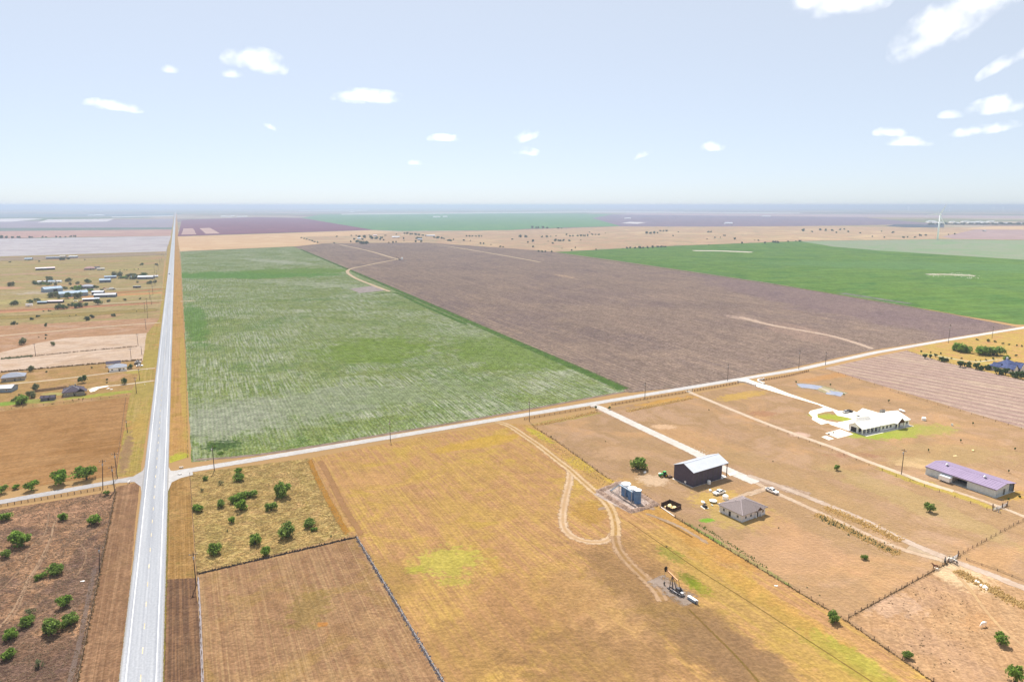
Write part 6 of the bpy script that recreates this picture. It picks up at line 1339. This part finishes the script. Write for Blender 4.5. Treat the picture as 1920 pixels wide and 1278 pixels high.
for x, y, w in [(340,306,20),(360,312,22),(380,318,22),(400,324,22),(420,330,22),(440,336,22),(462,342,22)]:
    plant(480 + x/3.994, 370 + y/3.994, w/3.994, 'far', 'dark bush of the slanting hedgerow beside the tan field', group='hedgerow beside the tan field')
for x, y, w, lb in [(605,297,20,'single dark bush east of the slanting hedgerow'),(585,344,18,'low dark bush at the corner of the plowed field')]: plant(480 + x/3.994, 370 + y/3.994, w/3.994, 'far', lb)
for x, y, w in [(10,306,40),(50,306,36),(95,306,36),(140,305,36),(220,304,30),(240,303,25),(320,302,22),(345,301,20),(420,301,22),(450,301,24),(490,300,26),(530,297,30),(560,297,30)]:
    plant(x/3.994, 370 + y/3.994, w/3.994, 'far', 'dark bush of the tree line above the lilac field', group='tree line above the lilac field')
for x, y, w in [(45,340,36),(75,341,38),(150,334,18),(210,332,15),(240,332,32),(1015,305,30),(1045,302,22),(1100,303,22),(265,255,40),(390,248,30),(430,252,32),(480,252,30),(540,245,22),(570,243,22),(870,304,22),(935,268,25),(780,296,20),(1140,290,30),(1180,288,30),(1350,282,20),(1400,278,20),(600,262,25),(690,270,20),(850,258,18),(510,268,20),(330,262,20)]:
    plant(1440 + x/3.994, 370 + y/3.994, w/3.994, 'far', 'dark bush on the scrubland behind the green pasture', group='bushes behind the green pasture')
for i in range(34):                              # the shelter belt beside the distant town
    plant(1742 + i*5.4, 421.3 + .2*math.sin(i*1.7), 9 + 3*math.sin(i*2.3), 'far', 'dark tree of the belt beside the distant town', name='tree', cat='tree', group='tree belt of the distant town', asp=.7)

# ---------------------------------------------------------------- weeds, tufts and rough grass (nobody could count them)
def tufts(name, label, spots, size, mat, seed=1, blades=5, tall=1.0):
    rnd = random.Random(seed); mb = MB()
    for (x, y) in spots:
        s = size * rnd.uniform(.5, 1.4); h = s * tall * rnd.uniform(.5, 1.1); a0 = rnd.uniform(0, 6.28); lx, ly = rnd.uniform(-.3, .3)*s, rnd.uniform(-.3, .3)*s
        ring = [(x + math.cos(a0+6.28*k/blades)*s*.5*rnd.uniform(.6, 1.2), y + math.sin(a0+6.28*k/blades)*s*.5*rnd.uniform(.6, 1.2), .03) for k in range(blades)]
        ap = [(x+lx-.1*s, y+ly, h), (x+lx+.12*s, y+ly+.1*s, h*.85)]
        mb.add(ring + ap, [(k, (k+1) % blades, blades + (k % 2)) for k in range(blades)])
    return tag(mb.build(name, mat), label, None, None, 'stuff')
def along(pix, per_m, w, seed, wp=False):
    rnd = random.Random(seed); pts = pix if wp else [wpt(*p) for p in pix]; out = []
    for a, b in zip(pts, pts[1:]):
        L = (b-a).length; d = (b-a)/L
        for i in range(int(L*per_m)):
            p = a + d*rnd.random()*L; g = rnd.gauss(0, w/2); out.append((p.x - d.y*g, p.y + d.x*g))
    return out
def inside(pix, n, seed, clump=None):
    rnd = random.Random(seed); P = [wpt(*p) for p in pix]; xs = [p.x for p in P]; ys = [p.y for p in P]; out = []
    while len(out) < n:
        x = rnd.uniform(min(xs), max(xs)); y = rnd.uniform(min(ys), max(ys)); c = False; j = len(P)-1
        for i in range(len(P)):
            if (P[i].y > y) != (P[j].y > y) and x < (P[j].x-P[i].x)*(y-P[i].y)/(P[j].y-P[i].y) + P[i].x: c = not c
            j = i
        if c and (clump is None or mnoise.noise(Vector((x/clump, y/clump, seed))) + rnd.uniform(-.25, .25) > 0): out.append((x, y))
    return out
tufts('weeds', 'brown weeds under the scrub lot fence', along([(217,921),(182,1098),(145,1278),(125,1380)], 7, .5, 1), .45, LEAF_B, 1)
tufts('weeds', 'dark weeds under the fence above the mown plot', along([(371,1076),(668,1007)], 14, .35, 2), .5, leaf_mat('grey_weeds', (.07,.06,.055), (.12,.105,.095), (.09,.08,.08), .1), 2, tall=1.3)
tufts('weeds', 'grey weeds under the fence of the hay field', along([(668,1007),(830,1278),(890,1380)], 16, .6, 3), .45, leaf_mat('pale_grey_weeds', (.20,.18,.19), (.28,.25,.27), (.15,.14,.15), .1), 3)
tufts('weeds', 'dark weeds under the long fence of the hay field', along([(1266,970),(1420,1063),(1590,1166),(1750,1278),(1900,1380)], 8, .5, 4), .38, LEAF_B, 4)
tufts('weeds', 'dark weeds under the paddock fence', along([(1591,1158),(1680,1109),(1758,1066),(1776,1056)], 9, .25, 5), .34, LEAF_B, 5)
tufts('weeds', 'brown weeds under the upper paddock fence', along([(1797,1043),(1840,1018),(1900,985),(1960,955)], 3, .3, 6), .26, LEAF_B, 6)
tufts('weeds', 'green weeds along the long fence by the house', along([(1310,983),(1375,1024),(1440,1065)], 7, 1.0, 7), .4, leaf_mat('lush_weeds', (.07,.14,.03), (.11,.19,.04), (.09,.15,.04)), 7)
tufts('weeds', 'golden brown weeds in the strip between the two lanes', along([(1548,951),(1590,968),(1640,990),(1688,1014)], 24, 2.8, 8), .65, LEAF_Y, 8)
tufts('weeds', 'golden weeds below the lower lane', along([(1530,964),(1580,988),(1640,1018),(1685,1039)], 22, 2.6, 9), .62, LEAF_Y, 9)
tufts('weeds', 'olive weeds mixed into the lower lane strip', along([(1535,967),(1600,998),(1680,1037)], 6, 2.2, 10), .7, LEAF_G, 10)
tufts('weeds', 'golden weeds along the rubble by the horse paddock', along([(1795,1070),(1830,1090),(1870,1112),(1930,1142)], 26, 2.2, 11), .75, LEAF_Y, 11)
tufts('weeds', 'brown weeds along the first brown post fence', along([(1002,797.5),(1040,789),(1120,771)], 5, 2.4, 12), .75, LEAF_Y, 12)
tufts('weeds', 'golden brown weeds below the brown rail fence', along([(1175,771),(1240,757),(1296,746)], 5, 2.0, 13), .75, LEAF_Y, 13)
tufts('weeds', 'tall grass beside the dirt track', along([(1000,810),(1050,842),(1100,880),(1150,915)], 8, 3.5, 14), .5, LEAF_Y, 14)
tufts('weeds', 'weeds on the fence line between the hay field and the first lot', along([(1000,800),(1042,826),(1130,890),(1170,915)], 4, .5, 15), .4, LEAF_B, 15)
tufts('weeds', 'hedge of weeds on the fence of the pale lot', along([(2,698),(120,687.5),(266,675)], 6, .9, 16), 1.1, LEAF_B, 16)
tufts('weeds', 'dark weeds on the fence crossing the pale lot', along([(2,673),(60,668)], 8, 2.0, 17), 1.2, LEAF_G, 17)
tufts('weeds', 'dark weeds on the fence crossing the pale lot, east part', along([(60,668),(130,661),(256,649.5)], 4, .7, 18), .8, LEAF_B, 18)
tufts('weeds', 'weeds on the earth berm round the tanks', along([(1123,920),(1164,905),(1200,925),(1229,945),(1200,957)], 8, 1.6, 19), .5, LEAF_B, 19)
tufts('rough_grass', 'tussocks of the scrub pasture', inside([(358,889),(578,860),(652,1002),(371,1073)], 8000, 20, 3), .5, leaf_mat('tussock_straw', (.36,.26,.12), (.46,.34,.16), (.30,.24,.11), .5), 20, tall=.5)
tufts('rough_grass', 'tussocks of the brown scrub lot', inside([(-60,965),(0,957),(215,923),(143,1278),(120,1380),(-60,1380)], 9000, 21, 3), .5, leaf_mat('tussock_brown', (.25,.175,.115), (.34,.24,.16), (.18,.135,.095), .4), 21, tall=.6)
tufts('rough_grass', 'dung and tufts in the horse paddock', inside([(1640,1140),(1740,1090),(1800,1110),(1850,1190),(1780,1270),(1700,1220)], 260, 22, 4), .5, LEAF_B, 22, tall=.4)
tufts('stones', 'pale stones of the bare patch in the pasture', inside([(1735,518),(1745,513),(1800,511),(1832,516),(1800,519)], 200, 23), 1.3, M['stone'], 23, tall=.3)
tufts('stones', 'scattered white stones east of the bare patch', inside([(1800,519),(1840,517),(1842,522),(1810,523)], 25, 24), 1.4, M['stone'], 24, tall=.5)
tufts('stones', 'pale rubble beside the white gravel pads', inside([(1290,748+92),(1310,838),(1330,848),(1318,853)], 50, 25), .5, M['stone'], 25, tall=.5)
# ---------------------------------------------------------------- clouds
def cloud_mat():
    N = NT('cumulus'); tc = N.nd('ShaderNodeTexCoord').outputs['Object']; info = N.nd('ShaderNodeObjectInfo')
    L = N.nd('ShaderNodeVectorMath', operation='LENGTH'); N.t.links.new(tc, L.inputs[0])
    n = N.noise3(N.pos(), 1 / 170, 7, .62)
    z = N.sep(tc)[2]
    d = N.m('ADD', N.m('SUBTRACT', 1.0, L.outputs['Value']), N.m('MULTIPLY', N.m('SUBTRACT', n, .525), 4.4))
    d = N.m('SUBTRACT', d, N.ss(z, -.25, -.6, 0, .8))
    dens = N.m('MULTIPLY', N.ss(d, -.1, 1.3), .0045)
    v = N.nd('ShaderNodeVolumeScatter'); v.inputs['Color'].default_value = (1, 1, 1, 1); N.put(v.inputs['Density'], dens); v.inputs['Anisotropy'].default_value = .2
    N.t.links.new(v.outputs[0], N.out.inputs['Volume']); return N.mat
CM = cloud_mat()
def cloud(label, px, py, wpx, hpx, dist, roll=0.0, dens=1.0):
    dx = (px-960)/F; dy = (639-py)/F; d = Vector((dx, math.cos(TH)+dy*math.sin(TH), -math.sin(TH)+dy*math.cos(TH))); k = dist/d.y; c = Vector((0,0,CAMH)) + d*k
    depth = dist; w = wpx*depth/F/2*.92; h = hpx*depth/F/2*.92
    mb = MB(); mb.sphere((0,0,0), 1.0, n=20, k=12); o = mb.build('cloud', CM); o.location = c
    o.scale = (w, w*.7, h); o.rotation_euler = (0, R(roll), math.atan2(-d.x, d.y)); tag(o, label, 'cloud', 'small white clouds'); return o
for t in [(478,119,130,66,5200,4,'puffy white cloud high above the crop field'),(433,139,46,24,5300,0,'thin scrap trailing west of the puffy cloud'),(689,183,150,36,6200,0,'flat bottomed white cloud right of the puffy cloud'),(213,200,110,28,6500,5,'long thin cloud over the western lots'),(320,132,36,22,6000,0,'tiny cloud between the thin cloud and the puffy cloud'),
  (988,257,56,40,8000,-18,'upper small cloud over the plowed field'),(984,286,66,24,8200,4,'lower small cloud below its upper twin'),(832,260,76,20,8600,0,'faint flat cloud over the crop field'),(779,306,34,16,9000,0,'faintest tiny cloud low over the crop field'),(1203,292,56,22,8400,-18,'small slanting cloud low over the plowed field'),(1337,277,54,28,7800,0,'small bright cloud over the plowed field'),
  (1574,6,190,70,4300,0,'white cloud cut by the top border'),(1790,44,250,110,4000,-25,'largest white cloud, rising to the top corner'),(1872,202,130,52,5600,-8,'white cloud at the right border'),(1848,243,140,34,5900,-6,'flat cloud under the cloud at the right border'),(1790,217,62,24,5700,4,'scrap west of the cloud at the right border'),(1669,250,66,28,7000,4,'upper cloud of the pair above the turbine'),(1706,268,92,28,7000,3,'lower cloud of the pair above the turbine'),(1886,120,110,34,4800,-28,'wispy slanting cloud below the largest cloud'),(510,240,40,16,8000,20,'barely visible wisp below the puffy cloud')]:
    cloud(t[6], *t[:6])
